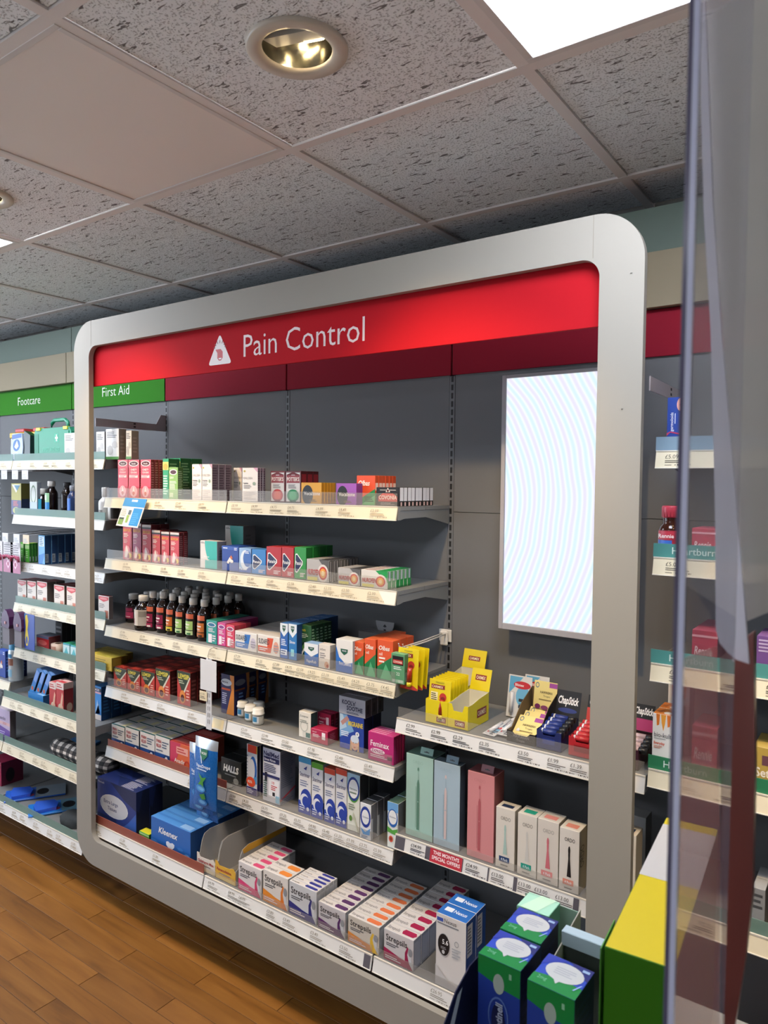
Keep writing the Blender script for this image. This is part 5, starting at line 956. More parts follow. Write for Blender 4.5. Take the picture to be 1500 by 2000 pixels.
def open_tray(name, label, x0, x1, y0, y1, z, hf, hb, mout, min_, art=None, rart=None, lid=0, lidart=None, notch=0.0, grp=None, tck=.0012, cat='display tray'):
    """open cardboard counter tray: low front, sides rising to the back, optional lid card standing up behind"""
    t = thing(name, label, cat, (x0, y0, z+.0004), 0, grp); W, D = x1-x0, y1-y0
    def wall(nm, poly, axis, a, b, m_): return MB().prism(poly, axis, a, b, m_).build(nm, t)
    MB().box(0, W, 0, D, 0, tck, min_).build('base', t)
    if notch: front = [(0, 0), (W, 0), (W, hf), (W*.82, hf), (W*.72, hf*notch), (W*.28, hf*notch), (W*.18, hf), (0, hf)]
    else: front = [(0, 0), (W, 0), (W, hf), (0, hf)]
    f = wall('front_panel', front, 'y', 0, tck, mout)
    side = [(tck, 0), (D, 0), (D, hb), (D*.55, hb*.62+hf*.38), (D*.18, hf), (tck, hf)]
    for nm, a in (('side_panel', 0), ('side_panel', W-tck)):
        mb = MB().prism(side, 'x', a, a+tck, min_)
        p0 = [(a-.0003 if a == 0 else a+tck+.0003, q[0], q[1]) for q in side]
        if a != 0: mb.add(p0, [list(range(len(p0)))], mout)
        else: mb.add(p0, [list(range(len(p0)))[::-1]], mout)
        mb.build(nm, t)
    wall('back_panel', [(tck, 0), (W-tck, 0), (W-tck, hb), (tck, hb)], 'y', D-tck, D, min_)
    if art: a = MB(); Art(a, (0, 0, 0), (1,0,0), (0,0,1), W, hf).do(art); a.build('printed_artwork', t)
    if rart: a = MB(); Art(a, (W+.0004, 0, 0), (0,1,0), (0,0,1), D, hb).do(rart); a.build('printed_side', t)
    if lid:
        l = MB().box(0, W, 0, .0012, 0, lid, mout, .0003).build('lid_card', t, (0, D+.001, hb), (-.30, 0, 0))
        if lidart: a = MB(); Art(a, (0, 0, 0), (1,0,0), (0,0,1), W, lid).do(lidart); a.build('printed_artwork', l)
    return t
logo = lambda x, y, w_, h_: [('r', x, y, x+w_, y+h_, '#8c2a22'), ('t', 'CARMEX', x+w_*.08, y+h_*.22, h_*.55, '#f1e4c4', w_*.84, .02)]
X1, X2, X3 = -1.0340, -0.9640, -0.9040
ZF = 0.9700-RZ
open_tray('lip_balm_tray', 'yellow lip balm tray full of cards, left one', X1, X2-.001, YS+.019, YS+.145, RZ, ZF, ZF+.012, YEL, YEL, art=logo(.5, .10, .42, .22), grp='yellow lip balm trays')
open_tray('lip_balm_tray', 'empty yellow lip balm tray with torn front, right one', X2, X3, YS+.019, YS+.135, RZ, ZF, ZF+.012, YEL, YELIN, art=logo(.35, .10, .5, .24), rart=logo(.42, .28, .46, .30), lid=.060, lidart=logo(.22, .45, .56, .26), notch=.72, grp='yellow lip balm trays')
open_tray('lip_balm_tray', 'yellow lip balm tray with raised lid at the shelf back', -1.0570, -0.9810, YS+.150, YS+.255, RZ, .075, .10, YEL, YELIN, lid=.055, lidart=logo(.25, .4, .5, .24), grp='yellow lip balm trays')
for k in range(7):
    balm_card((X1+X2)/2-.0007+.0006*((k*3) % 2), YS+.028+.0155*k, RZ+.004, 'yellow lip balm card standing in the left tray, '+ORD[k], 'lip balm cards in the tray', tilt=-.10)
# blister cards: two standing, a spread of flat ones
def blister(x, y, z, label, rot, w_=.07, h_=.115):
    t = thing('lip_balm_card', label, 'lip balm', (x, y, z), 0, 'white lip balm cards'); t.rotation_euler = rot
    MB().box(0, w_, -.0006, .0006, 0, h_, mat('#d8d8d6', .4), .0003).build('backing_card', t)
    a = MB(); Art(a, (0, -.0006, 0), (1,0,0), (0,0,1), w_, h_).do([('p',[(.06,.97),(.62,.97),(.06,.55)],'#5fa8cf'),('e',.66,.52,.30,.24,'#6fb4d8'),('e',.60,.78,.36,.09,'#c42f3a'),('t','Blistex',.30,.75,.06,'#f3ecec',.6,.02),('l',.50,.05,.9,.5,3,'#2c3440'),('r',.10,.08,.34,.60,'#c9c9cc'),('r',.14,.22,.28,.46,'#b8404c'),('t','Intensive',.60,.02,.11,'#23303c',.42,.0,'l',1)]); a.build('printed_artwork', t)
    MB().tube([(.016, -.006, .014), (.016, -.006, .068)], .0055, mat('#d9d9da', .25)).build('balm_tube', t)
    return t
bx = -0.8800
blister(bx, 1.83, RZ+.002, 'white lip balm card with blue disc standing in front', (-.16, 0, 0))
blister(bx+.038, 1.858, RZ+.002, 'white lip balm card with blue disc standing behind', (-.14, 0, .05))
for k in range(12):
    i, j = k % 3, k//3
    blister(-0.8330-.03+.036*i+.006*j, YS+.022+.034*j+.006*i, RZ+.003+.0042*i+.0002*j, 'white lip balm card lying flat in the spread, '+['left','middle','right'][i]+' column, '+['first','second','third','fourth'][j]+' row', (-1.45, 0, .12*(i-1)), .036, .060)
# honey coloured balm tray and dark balm trays
def stick(x, y, z, col, label, grp):
    t = thing('lip_balm_stick', label, 'lip balm', (x, y, z), 0, grp)
    MB().tube([(0, 0, 0), (.044, 0, 0)], .0075, mat(col, .3), 10).build('tube', t); MB().tube([(.0445, 0, 0), (.062, 0, 0)], .0078, mat('#16171c', .3), 10).build('cap', t)
    m = MB(); m.tube([(.006, 0, 0), (.010, 0, 0)], .0077, mat('#d9dbe0', .3), 10); m.build('band', t); return t
hx0, hx1 = -0.7930, -0.7170
open_tray('lip_balm_tray', 'dark brown lip balm tray holding cream cards', hx0, hx1, YS+.02, YS+.17, RZ, .028, .105, mat('#2a2421', .5), mat('#6e5a3e', .6), art=[('t','HAWAIIAN',.24,.45,.3,'#8a8580',.55,.0),('t','Tropic',.34,.14,.22,'#8a8580',.34,.0)], notch=.7)
def cream(x, y, z, label, tilt, w_, h_):
    t = thing('lip_balm_card', label, 'lip balm', (x, y, z), 0, 'cream lip balm cards'); t.rotation_euler = (tilt, 0, 0)
    MB().box(0, w_, 0, .002, 0, h_, mat('#e0cf86', .45), .0004).build('backing_card', t)
    a = MB(); Art(a, (0, 0, 0), (1,0,0), (0,0,1), w_, h_).do([('r',.66,.80,1,.97,'#9a4a94'),('ring',.14,.84,.08,.10,'#3f6a8c',.7),('t','HAWAIIAN',.28,.56,.09,'#4a3f2c',.52,.015),('t','Tropic',.42,.44,.07,'#4a3f2c',.3,.0),('l',.24,.30,.8,.38,1,'#8a7a4c'),('e',.2,.08,.12,.09,'#6e2a5c'),('e',.5,.06,.16,.08,'#7d3a66'),('e',.82,.08,.12,.09,'#6e2a5c')]); a.build('printed_artwork', t); return t
wv_ = hx1-hx0-.006
for k in range(3): cream(hx0+.004, YS+.03+.035*k, RZ+.006, 'cream lip balm card leaning back in the dark tray, '+ORD[k], -.95+.05*k, wv_-.004, .075)
cream(hx0+.012, YS+.15, RZ+.055, 'cream lip balm card standing upright at the tray back', -.14, wv_-.006, .072)
cx0, cx1 = -0.7130, -0.6500
open_tray('lip_balm_tray', 'navy lip balm tray with black header card', cx0, cx1, YS+.02, YS+.135, RZ, .046, .055, mat('#1f2a63', .4), mat('#171a2c', .5), lid=.062, art=[('r',.25,.3,.75,.6,'#2c3f8c')], lidart=[('r',0,0,1,1,'#141519'),('t','ChapStick',.07,.46,.30,'#e8e8ea',.86,.03,'l',0,.2),('e',.5,.2,.40,.10,'#2c3a7c')], notch=.75)
for k in range(5): stick(cx0+.003, YS+.032+.019*k, RZ+.040+.004*k, '#24357c', 'navy lip balm stick in the navy tray, '+ORD[k], 'navy lip balm sticks')
ax0, ax1 = -0.6310, -0.5650
open_tray('lip_balm_tray', 'red lip balm tray beside the white post', ax0, ax1, YS+.02, YS+.135, RZ, .046, .055, mat('#b5242c', .4), mat('#6d171c', .5), lid=.062, art=[('r',.2,.25,.9,.6,'#8c1b22')], lidart=[('r',0,0,1,1,'#141519'),('r',0,0,1,.5,'#b5352c'),('t','ChapStick',.07,.62,.26,'#e8e8ea',.86,.03,'l',0,.2)], notch=.75)
for k in range(5): stick(ax0+.003, YS+.032+.019*k, RZ+.040+.004*k, '#b52a30', 'red lip balm stick in the red tray, '+ORD[k], 'red lip balm sticks')
px0 = -0.5170
open_tray('lip_balm_tray', 'pink lip balm tray just right of the white post', px0, -0.4670, YS+.02, YS+.135, RZ, .046, .055, mat('#3a1a2c', .4), mat('#241018', .5), lid=.062, lidart=[('r',0,0,1,1,'#141519'),('r',0,0,1,.45,'#a8326a'),('t','ChapStick',.07,.62,.26,'#e8e8ea',.86,.03,'l',0,.2)])
for k in range(4): stick(px0+.003, YS+.032+.019*k, RZ+.044+.004*k, '#c9b4c0', 'pale pink lip balm stick in the pink tray, '+ORD[k], 'pink lip balm sticks')

# ------------------------------------------------------------------ empty tablet display trays on the bottom shelf
ZB = SH['S6']
tx = [-1.8450, -1.7560, -1.6620]
def sloped_tray(x0, x1, mo, edge, tcol, word, label):
    t = thing('display_tray', label, 'display tray', (x0, 1.553, ZB+.0004), 0, 'tall empty display trays'); W = x1-x0-.002; D = .23; GREYI = mat('#a8a39c', .55)
    MB().box(0, W, 0, D, 0, .0015, GREYI).build('base', t)
    MB().prism([(0, 0), (W, 0), (W, .040), (W*.88, .052), (W*.70, .046), (W*.2, .044), (W*.08, .056), (0, .056)], 'y', 0, .0016, mo).build('front_panel', t)
    side = [(.0016, 0), (D, 0), (D, .105), (.055, .113), (.030, .105), (.020, .085), (.012, .050), (.0016, .046)]
    for a in (0, W-.0016):
        mb = MB().prism(side, 'x', a, a+.0016, GREYI, GREYI); xo = a+.0016+.0003 if a else a-.0003
        q = [(xo, u, v) for u, v in [(.0016, .001), (D, .001), (D, .040), (.0016, .040)]]; q2 = [(xo, u, v) for u, v in [(D, .090), (D, .105), (.055, .113), (.030, .105), (.035, .09)]]
        mb.add(q2 if a else q2[::-1], [list(range(5))], edge); mb.build('side_panel', t)
    MB().box(.0016, W-.0016, D-.0016, D, 0, .105, GREYI).build('back_panel', t)
    a = MB(); Art(a, (0, 0, 0), (1,0,0), (0,0,1), W, .056).do([('r', .03, .02, .97, .22, tcol), ('t', word, .07, .50, .17, '#a8343c', .86, .02), ('l', .2, .30, .8, .42, 1, '#8a8580')]); a.build('printed_artwork', t)
    return t
sloped_tray(tx[0], tx[1], mat('#d8d0c6', .45), mat('#cfc8bd', .45), '#ddcfae', 'Galpharm Max', 'empty white cardboard display tray with red lettering')
ty = sloped_tray(tx[1], tx[2], mat('#d9a93c', .45), mat('#d09a2c', .45), '#e0c372', 'Paracodeine', 'empty yellow edged cardboard display tray with red lettering')
t = tag(MB().box(0, .05, 0, .03, 0, .012, mat('#d5a238', .4), .001).build('tablet_packet', loc=(tx[1]+.03, 1.66, ZB+.004), rot=(0, 0, .35)), 'crushed yellow tablet packet left in the yellow tray', 'packet')
MB().box(.002, .048, .002, .028, .012, .024, mat('#e0b450', .4), .001).build('flap', t, rot=(0, .18, 0))
put('greenpack', -2.1640, 1.562, ZB, .055, .03, .030, 1, 'low green and white packet between the tissue boxes', 'tissue boxes and packets')

# ------------------------------------------------------------------ clip strip with hanging sweets bags
CL = mat('#d4d5d8', .35)
cxm = -1.8470; cz1, cz0 = 0.9950, 0.7300
t = thing('clip_strip', 'white plastic clip strip hooked on the third shelf edge', 'clip strip', (cxm, 1.604, cz0))
h_ = cz1-cz0
MB().tube([(.004, .030, h_), (.004, .016, h_+.008), (.004, -.002, h_+.002), (.002, -.006, h_-.018), (0, 0, h_-.030)], .0016, mat('#cfc8b8', .3)).build('wire_hook', t)
m = MB().box(-.013, .014, -.0008, .0008, 0, h_-.028, CL, .0003); m.build('strip', t)
sl = MB()
for k in range(6):
    z = .02+.022*k; sl.box(-.004, -.002, -.0014, -.0009, z, z+.014, mat('#77787c')); sl.box(.004, .006, -.0014, -.0009, z, z+.014, mat('#77787c'))
o = sl.build('slots', t); o['kind'] = 'stuff'
MB().box(-.039, .040, -.0030, -.0016, h_-.135, h_-.032, mat('#dcdde0', .4), .0006).build('header_card', t)
m = MB().box(-.042, -.006, -.0032, -.0020, h_-.172, h_-.140, mat('#e6d7b4', .4), .0004); Art(m, (-.042, -.0032, h_-.172), (1,0,0), (0,0,1), .036, .032).do([('t', '£1.99', .12, .6, .2, '#7a6f5c', .6, .0), ('l', .1, .2, .8, .5, 2, '#7a6f5c')]); m.build('price_ticket', t)
# pillow shaped bags
def bag(x, y, z, w_, h_, label, rz, tilt):
    t = thing('sweets_bag', label, 'sweets bag', (x, y, z), rz, 'blue sweets bags on the clip strip'); t.rotation_euler = (tilt, 0, rz)
    nx, nz = 10, 14; FO = mat('#1a63b0', .28); SI = mat('#c9d2dc', .22, .6); 
    for side, nm in ((-1, 'front_foil'), (1, 'back_foil')):
        mb = MB(); vs = []
        rr = random.Random(int(x*9999)+side)
        for j in range(nz+1):
            for i in range(nx+1):
                u, v = i/nx, j/nz; th = .016*(math.sin(PI*u)**.6)*(math.sin(PI*min(1, v*1.02))**.55)
                vs.append((-w_/2+w_*u*(1-.03*math.sin(PI*v)), side*(th+.0015*(rr.random()-.5) if 0 < i < nx and 0 < j < nz else .0004), h_*v))
        fs = [[], []]
        for j in range(nz):
            for i in range(nx):
                f = (j*(nx+1)+i, j*(nx+1)+i+1, (j+1)*(nx+1)+i+1, (j+1)*(nx+1)+i)
                fs[1 if j >= nz-2 else 0].append(f if side < 0 else f[::-1])
        mb.add(vs, fs[0], FO, True); mb.add(vs, fs[1], SI, True); mb.build(nm, t)
    a = MB(); A = Art(a, (-w_/2, -.0175, 0), (1,0,0), (0,0,1), w_, h_)
    A.do([('p',[(.40,.86),(.66,.86),(.68,.78),(.53,.70),(.38,.78)],'#1d6a4a'),('t','VICKS',.42,.79,.03,'#eaf2ee',.22,.02),('p',[(.30,.86),(.36,.86),(.50,.66),(.47,.66)],'#c9d6e4'),('t','VapoDrops',.22,.60,.045,'#e6eef8',.60,.02),('l',.26,.55,.7,.585,1,'#bfd2ea'),('p',[(.36,.52),(.48,.42),(.34,.34),(.50,.36),(.60,.30),(.58,.40),(.70,.48),(.54,.46)],'#4a9a3a'),('e',.46,.30,.20,.055,'#3f8fd6'),('e',.48,.30,.14,.03,'#6fb4ea'),('p',[(.40,.20),(.62,.24),(.66,.16),(.50,.13)],'#3f8a3a'),('e',.50,.10,.20,.05,'#2f80cc'),('e',.50,.10,.13,.028,'#6fb4ea')])
    for i, v in enumerate(a.v):        # drape the print over the bulge of the foil
        u = min(1, max(0, (v[0]+w_/2)/w_)); q = min(1, max(0, v[2]/h_)); th = .0172*(max(0, math.sin(PI*u))**.6)*(max(0, math.sin(PI*min(1, q*1.02)))**.55)
        a.v[i] = (v[0], -th-.0016-(-.0175-v[1]), v[2])
    a.build('printed_artwork', t)
    return t
bz = 0.7300
bag(-1.7860, 1.535, bz-.222, .108, .222, 'blue foil sweets bag hanging first on the clip strip', 0, -.04)
bag(-1.8440, 1.569, bz-.262, .108, .222, 'blue foil sweets bag hanging second, lower on the clip strip', .04, .0)
bag(-1.8520, 1.602, bz-.302, .108, .222, 'blue foil sweets bag hanging last, lowest on the clip strip', -.03, .0)

# leaflet card on the top strip
t = tag(MB().box(0, .128, -.001, .001, -.108, 0, mat('#dcdcd8', .4), .0004).build('leaflet_card', loc=(-2.3250, 1.624, 1.4890), rot=(-.36, .03, .0)), 'blue and white leaflet card leaning out from the top shelf strip', 'leaflet')
a = MB(); Art(a, (0, -.001, -.108), (1,0,0), (0,0,1), .128, .108).do([('r',0,.70,1,1,'#2f86c4'),('r',.36,.88,.62,.95,'#dfeaf2'),('r',.56,.05,.96,.66,'#2f86c4'),('l',.60,.1,.9,.5,6,'#4f9ad0'),('r',.05,.06,.26,.24,'#7fa05a'),('r',.05,.24,.26,.30,'#3a4a44'),('r',.36,.14,.46,.40,'#8fae5c'),('r',.38,.42,.50,.58,'#5c6a74'),('l',.06,.36,.32,.62,4,'#b9b9b4')]); a.build('printed_artwork', t)
# half moon hanging tab in the shade of the third shelf
t = thing('hang_tab_card', 'grey half moon hanging tab card in shade on the third shelf', 'hang tab', (-1.3350, 1.885, 1.0670))
m = MB().prism([(-.036, .042), (-.034, .028), (-.024, .006), (-.010, .0), (.010, .0), (.024, .006), (.034, .028), (.036, .042)], 'y', 0, .0015, mat('#97989c', .5)); Art(m, (-.036, 0, 0), (1,0,0), (0,0,1), .072, .042).do([('p',[(.40,.62),(.50,.80),(.60,.62),(.52,.56),(.48,.56)],'#333438'),('r',.44,.22,.56,.42,'#333438')]); m.build('card', t)
m = MB().tube([(0, .0016, .03), (0, .022, .03)], .002, mat('#77787c', .4)); m.build('peg', t)

# ------------------------------------------------------------------ unseen, behind the viewer: white counter added to bounce light onto the ceiling
t = thing('bounce_counter', 'unseen long white counter added behind the viewer to bounce light upward', 'counter', (-.6, -.95, 0))
MB().box(-2.6, 2.6, -.45, .45, .92, .96, mat('#e6e3dc', .4), .002).build('bounce_worktop', t)
MB().box(-2.55, 2.55, -.40, .36, 0, .9195, mat('#5f4a38', .5), .002).build('bounce_counter_body', t)

# ------------------------------------------------------------------ first aid and footcare bays: loose goods
def arm(i, label):
    t = thing('canopy_bracket', label, 'bracket', (UX(i)-.004, 1.60, 1.55), 0, 'grey canopy brackets')
    poly = [(0, .205), (.325, .205), (.325, .271), (.295, .271), (.272, .232), (0, .236)]
    MB().prism(poly, 'x', -.0015, .0015, mat('#a39a9c', .45)).build('bracket_plate', t)
    m = MB()
    for y, z in ((.165, .226), (.165, .214)): m.prism([(y, z-.003), (y+.010, z-.003), (y+.010, z+.003), (y, z+.003)], 'x', .0016, .0022, BLACK)
    o = m.build('slots', t); o['kind'] = 'stuff'
arm(0, 'grey canopy bracket over the bandage cartons'); arm(3, 'grey canopy bracket right of the white frame')
# green first aid case
GC = mat('#2a8a6a', .3); z = LZ['L1']
t = thing('first_aid_case', 'green plastic first aid case with white cross and carry handle', 'first aid case', (-3.028, 1.668, z+.0004))
W, H = .278, .150
out = [(0, .008), (.008, 0), (W-.008, 0), (W, .008), (W, .120), (W-.012, .135), (.200, .137), (.186, .176), (.170, .182), (.090, .182), (.074, .176), (.060, .137), (.012, .135), (0, .120)]
MB().prism([(0, .008), (.008, 0), (W-.008, 0), (W, .008), (W, .118), (W-.012, .136), (.012, .136), (0, .118)], 'y', 0, .085, GC).prism([(.014, .018), (W-.014, .018), (W-.014, .122), (.014, .122)], 'y', -.003, 0, GC).build('case_body', t)
MB().tube([(.062, .04, .132), (.070, .04, .160), (.088, .04, .172), (.170, .04, .172), (.188, .04, .160), (.196, .04, .132)], .008, GC).build('handle', t)
for x in (.022, .226): MB().box(x, x+.030, -.005, .012, .126, .139, mat('#d5d84a', .35), .001).build('clip', t)
m = MB(); A = Art(m, (0, -.0031, 0), (1,0,0), (0,0,1), W, .15)
A.do([('r', .575, .50, .695, .74, '#2f9a78'), ('r', .622, .53, .648, .71, '#e4ece8'), ('r', .598, .595, .672, .645, '#e4ece8'), ('t', 'FIRST AID KIT', .26, .26, .10, '#5fb596', .46, .01), ('l', .26, .12, .7, .20, 1, '#5fb596'), ('r', .04, .20, .14, .75, '#247a5c')]); m.build('printed_cross', t)
# pouch leaning on the case, and lidded boxes behind
t = thing('foil_pouch', 'blue and white pouch slumped against the green case', 'pouch', (-3.235, 1.675, z+.002)); t.rotation_euler = (-.06, -.08, 0)
MB().prism([(0, .002), (.09, 0), (.098, .05), (.088, .115), (.010, .122), (-.006, .06)], 'y', 0, .030, mat('#a9b9cc', .25)).build('pouch_body', t)
m = MB(); Art(m, (0, 0, 0), (1,0,0), (0,0,1), .09, .12).do([('r', .06, .80, .95, .96, '#4a6aa8'), ('e', .5, .55, .34, .22, '#3f6aa4'), ('l', .1, .06, .85, .30, 4, '#dfe5ec'), ('p', [(.3,.5),(.55,.72),(.7,.5),(.5,.4)], '#dfe5ec')]); m.build('printed_artwork', t)
MB().prism([(.092, .001), (.150, .0), (.150, .10), (.10, .125)], 'y', .004, .034, mat('#1f2a2a', .15)).build('dark_side', t)
for k, (x, w_, nm) in enumerate([(-3.47, .140, 'left'), (-3.312, .155, 'right')]):
    t = thing('lidded_tub', 'white tub with yellow and red lid at the shelf back, %s of two' % nm, 'tub', (x, 1.795, z+.0004), 0, 'tubs with yellow lids')
    MB().box(0, w_, 0, .09, 0, .115, mat('#c9c4b8', .4), .003).build('tub', t); MB().box(-.004, w_+.004, -.004, .094, .115, .140, mat('#c9a92a', .35), .003).build('lid', t)
    MB().box(.04, w_-.02, .0, .08, .1405, .158, mat('#b5363c', .35), .003).build('red_cap', t)
# bottles on the second shelf
z2 = LZ['L2']
bottle(-2.985, 1.678, z2, .026, .115, 'short dark bottle with teal label and white cap', 'small dark bottles', [(.05, .62, -150, -40, '#2f9ab5'), (.42, .60, -146, -70, '#b5d8a0')], caph=.2, capr=.7)
bottle(-2.915, 1.678, z2, .025, .147, 'taller dark bottle with blue label and white cap', 'small dark bottles', [(.05, .40, -150, -50, '#2f86c4'), (.40, .66, -150, -50, '#9ac79a'), (.46, .60, -130, -80, '#e4ece0')], caph=.14, capr=.62)
bottle(-2.835, 1.700, z2, .024, .143, 'dark bottle with black cap beside the white post', 'small dark bottles', [], cap='#3a3a3c', caph=.14, capr=.62)
bottle(-2.745, 1.672, z2, .022, .130, 'blue bottle half hidden by the white post', 'small dark bottles', [(.05, .6, -150, -60, '#3f6fc0')], cap='#8a8f98', glass=mat('#22345e', .2), caph=.15, capr=.6)
bottle(-2.542, 1.685, z2, .026, .125, 'white nozzle bottle inside the left white post', 'white bottles', [(.1, .3, -130, -60, '#8a8680')], cap='#d5d2cc', glass=mat('#cfccc6', .35), caph=.28, capr=.55, name='lotion_bottle')
bottle(-2.472, 1.690, z2, .034, .060, 'low white tub with dark picture inside the left white post', 'white bottles', [(.1, .8, -80, -20, '#3a3634'), (.1, .8, -150, -85, '#c9c5bd')], cap='#d5d2cc', glass=mat('#cfccc6', .35), caph=.22, capr=.98, name='cream_tub', neck=.9)
# ticket flags on wire arms
for row, (zz, xs) in enumerate([(1.553, (-3.150, -3.060, -2.980)), (1.283, (-3.146, -3.052, -2.976))]):
    for k, x in enumerate(xs):
        t = thing('ticket_flag', 'small white price flag on a wire arm, %s one of the %s row' % (('left', 'middle', 'right')[k], ('upper', 'lower')[row]), 'price flag', (x, 1.60, zz), 0, 'small white price flags')
        MB().box(-.024, .024, -.001, .001, 0, .038, mat('#d6d6da' if (row, k) != (1, 2) else '#dcc4a0', .4), .0004).build('flag', t)
        m = MB(); Art(m, (-.024, -.001, 0), (1,0,0), (0,0,1), .048, .038).do([('l', .1, .1, .9, .6, 4, '#a9a9ae')]); m.build('printed_price', t)
        MB().tube([(0, .002, .034), (0, .16, .040), (0, .315, .040)], .0018, mat('#8a8b90', .3)).build('wire_arm', t)
# pink blister cards hanging below the lower flags
for k, x in enumerate((-3.235, -3.145, -3.085)):
    t = thing('hanging_card', 'pink and white blister card hanging by the green packs, %s of three' % ('left', 'middle', 'right')[k], 'blister card', (x, 1.612, 1.150), 0, 'pink blister cards')
    MB().box(-.040, .040, -.001, .001, 0, .132, mat('#d5cfd2', .4), .0004).build('card', t)
    m = MB(); Art(m, (-.040, -.001, 0), (1,0,0), (0,0,1), .080, .132).do([('r', 0, 0, 1, .42, '#b05a80'), ('p', [(.5,.12),(.72,.28),(.5,.44),(.28,.28)], '#e0b5c6'), ('e', .5, .28, .10, .07, '#a83a62'), ('l', .08, .5, .9, .94, 6, '#8c868a')]); m.build('printed_artwork', t)
    b_ = MB()
    for q in range(5): b_.tube([(-.030+.015*q, -.002, .058+.010*math.sin(q)), (-.030+.015*q, -.008, .074)], .006, mat('#b5506f', .3), 6)
    o = b_.build('blisters', t); o['kind'] = 'stuff'
# brushes, scissors card, roll
for k, x in enumerate((-3.125, -3.025)):
    t = thing('foot_brush', 'purple and grey foot brush hanging over the teal lip shelf, %s of two' % ('left', 'right')[k], 'brush', (x, 1.600, .842), 0, 'hanging foot brushes')
    MB().prism([(-.030, .075), (-.036, .100), (-.026, .135), (-.008, .150), (.010, .146), (.028, .120), (.032, .085), (.026, .070)], 'y', -.014, .014, mat('#4a2350', .35)).build('handle', t)
    MB().prism([(-.030, .0), (.026, .0), (.026, .070), (-.030, .075)], 'y', -.011, .011, mat('#77727a', .6)).build('bristle_block', t)
    MB().box(-.006, .006, -.0165, -.0145, .088, .100, mat('#c08a90', .4), .001).build('badge', t)
t = thing('scissors_card', 'blue card with yellow foot scissors beside the purple brushes', 'card', (-2.965, 1.600, .840))
MB().box(-.030, .050, -.001, .001, 0, .150, mat('#2446a0', .35), .0005).build('backing_card', t)
m = MB(); A = Art(m, (-.030, -.0012, 0), (1,0,0), (0,0,1), .080, .150); A.do([('p', [(.10,.94),(.30,.98),(.42,.80),(.34,.56),(.44,.30),(.34,.10),(.18,.10),(.08,.32),(.16,.60)], '#d8c32c'), ('e', .26, .26, .09, .11, '#2446a0'), ('p', [(.05,1),(.2,1),(.1,.86)], '#3f86b5')]); m.build('scissors', t)
put('darkpack', -2.93, 1.70, LZ['L5'], .05, .02, .13, 4, 'tall navy pack standing behind the scissors card', 'navy packs')
t = thing('tape_roll', 'beige tape roll pack on the teal lip shelf', 'tape', (-2.862, 1.672, LZ['L5']+.0004))
MB().lathe([(.012, 0), (.028, 0), (.028, .050), (.012, .050)], mat('#cdb9aa', .5), 18).build('roll', t); m = MB(); patch(m, .0284, .008, .042, -110, -50, '#b98d7c'); m.build('printed_label', t)
# leaning blue packs, spray can, tin stack, flat packs, tartan roll
for k, x in enumerate((-3.020, -2.975, -2.930)):
    t = thing('insole_pack', 'blue topped insole pack leaning sideways, %s of three' % ('left', 'middle', 'right')[k], 'insole pack', (x, 1.625, LZ['L6']+.0155), 0, 'leaning insole packs'); t.rotation_euler = (0, .52, 0)
    MB().box(0, .028, 0, .085, 0, .150, mat('#26303f', .35), .001, [mat('#3c7ec8', .3), mat('#23262e', .4), mat('#2a2d36', .4), mat('#6d9ad8', .3), mat('#23262e'), mat('#23262e')]).build('pack_body', t)
    m = MB(); Art(m, (0, 0, 0), (1,0,0), (0,0,1), .028, .150).do([('r', .1, .1, .9, .45, '#2f8ac0'), ('r', .1, .60, .9, .96, '#7aa0e0'), ('e', .5, .36, .3, .06, '#b5533f')]); m.build('printed_artwork', t)
zc_ = 1.55-.885
t = thing('spray_can', 'white and pale blue spray can at the left edge', 'spray can', (-3.172, 1.655, zc_+.0004))
MB().lathe([(0, 0), (.030, 0), (.031, .003), (.031, .130), (.028, .138)], mat('#c4d2da', .25, .3), 20).build('can_body', t); MB().lathe([(.028, .138), (.028, .160), (.024, .166), (0, .166)], mat('#4a9ac8', .35), 20).build('cap', t)
m = MB(); patch(m, .0313, .070, .100, -140, -50, '#8a5a4a'); patch(m, .0315, .020, .052, -140, -60, '#7fb0cc'); patch(m, .0315, .104, .120, -140, -60, '#3f86b5'); m.build('printed_label', t)
for k, (x, nm) in enumerate(((-3.27, 'left'), (-3.235, 'right'))):
    put('pillblue', x-.04, 1.64+.05*k, zc_, .075, .03, .12, 1, 'blue foot plaster carton at the left edge, %s of two' % nm, 'blue foot cartons')
t = thing('tartan_roll', 'black and white tartan fabric roll passing behind the left white post', 'fabric roll', (-2.83, 1.640, LZ['L7']+.040))
TAR = bpy.data.materials.new('tartan_cloth'); nt, b, N, L_ = nodes_of(TAR); tc = N('ShaderNodeTexCoord'); sx_ = N('ShaderNodeSeparateXYZ'); L_(tc.outputs['Generated'], sx_.inputs[0])
def band(out, n):
    mu = N('ShaderNodeMath'); mu.operation = 'MULTIPLY'; mu.inputs[1].default_value = n; L_(out, mu.inputs[0]); fr_ = N('ShaderNodeMath'); fr_.operation = 'FRACT'; L_(mu.outputs[0], fr_.inputs[0])
    g = N('ShaderNodeMath'); g.operation = 'GREATER_THAN'; g.inputs[1].default_value = .55; L_(fr_.outputs[0], g.inputs[0]); return g.outputs[0]
ad = N('ShaderNodeMath'); ad.operation = 'ADD'; L_(band(sx_.outputs[0], 9), ad.inputs[0]); L_(band(sx_.outputs[2], 3.2), ad.inputs[1]); hf = N('ShaderNodeMath'); hf.operation = 'MULTIPLY'; hf.inputs[1].default_value = .5; L_(ad.outputs[0], hf.inputs[0])
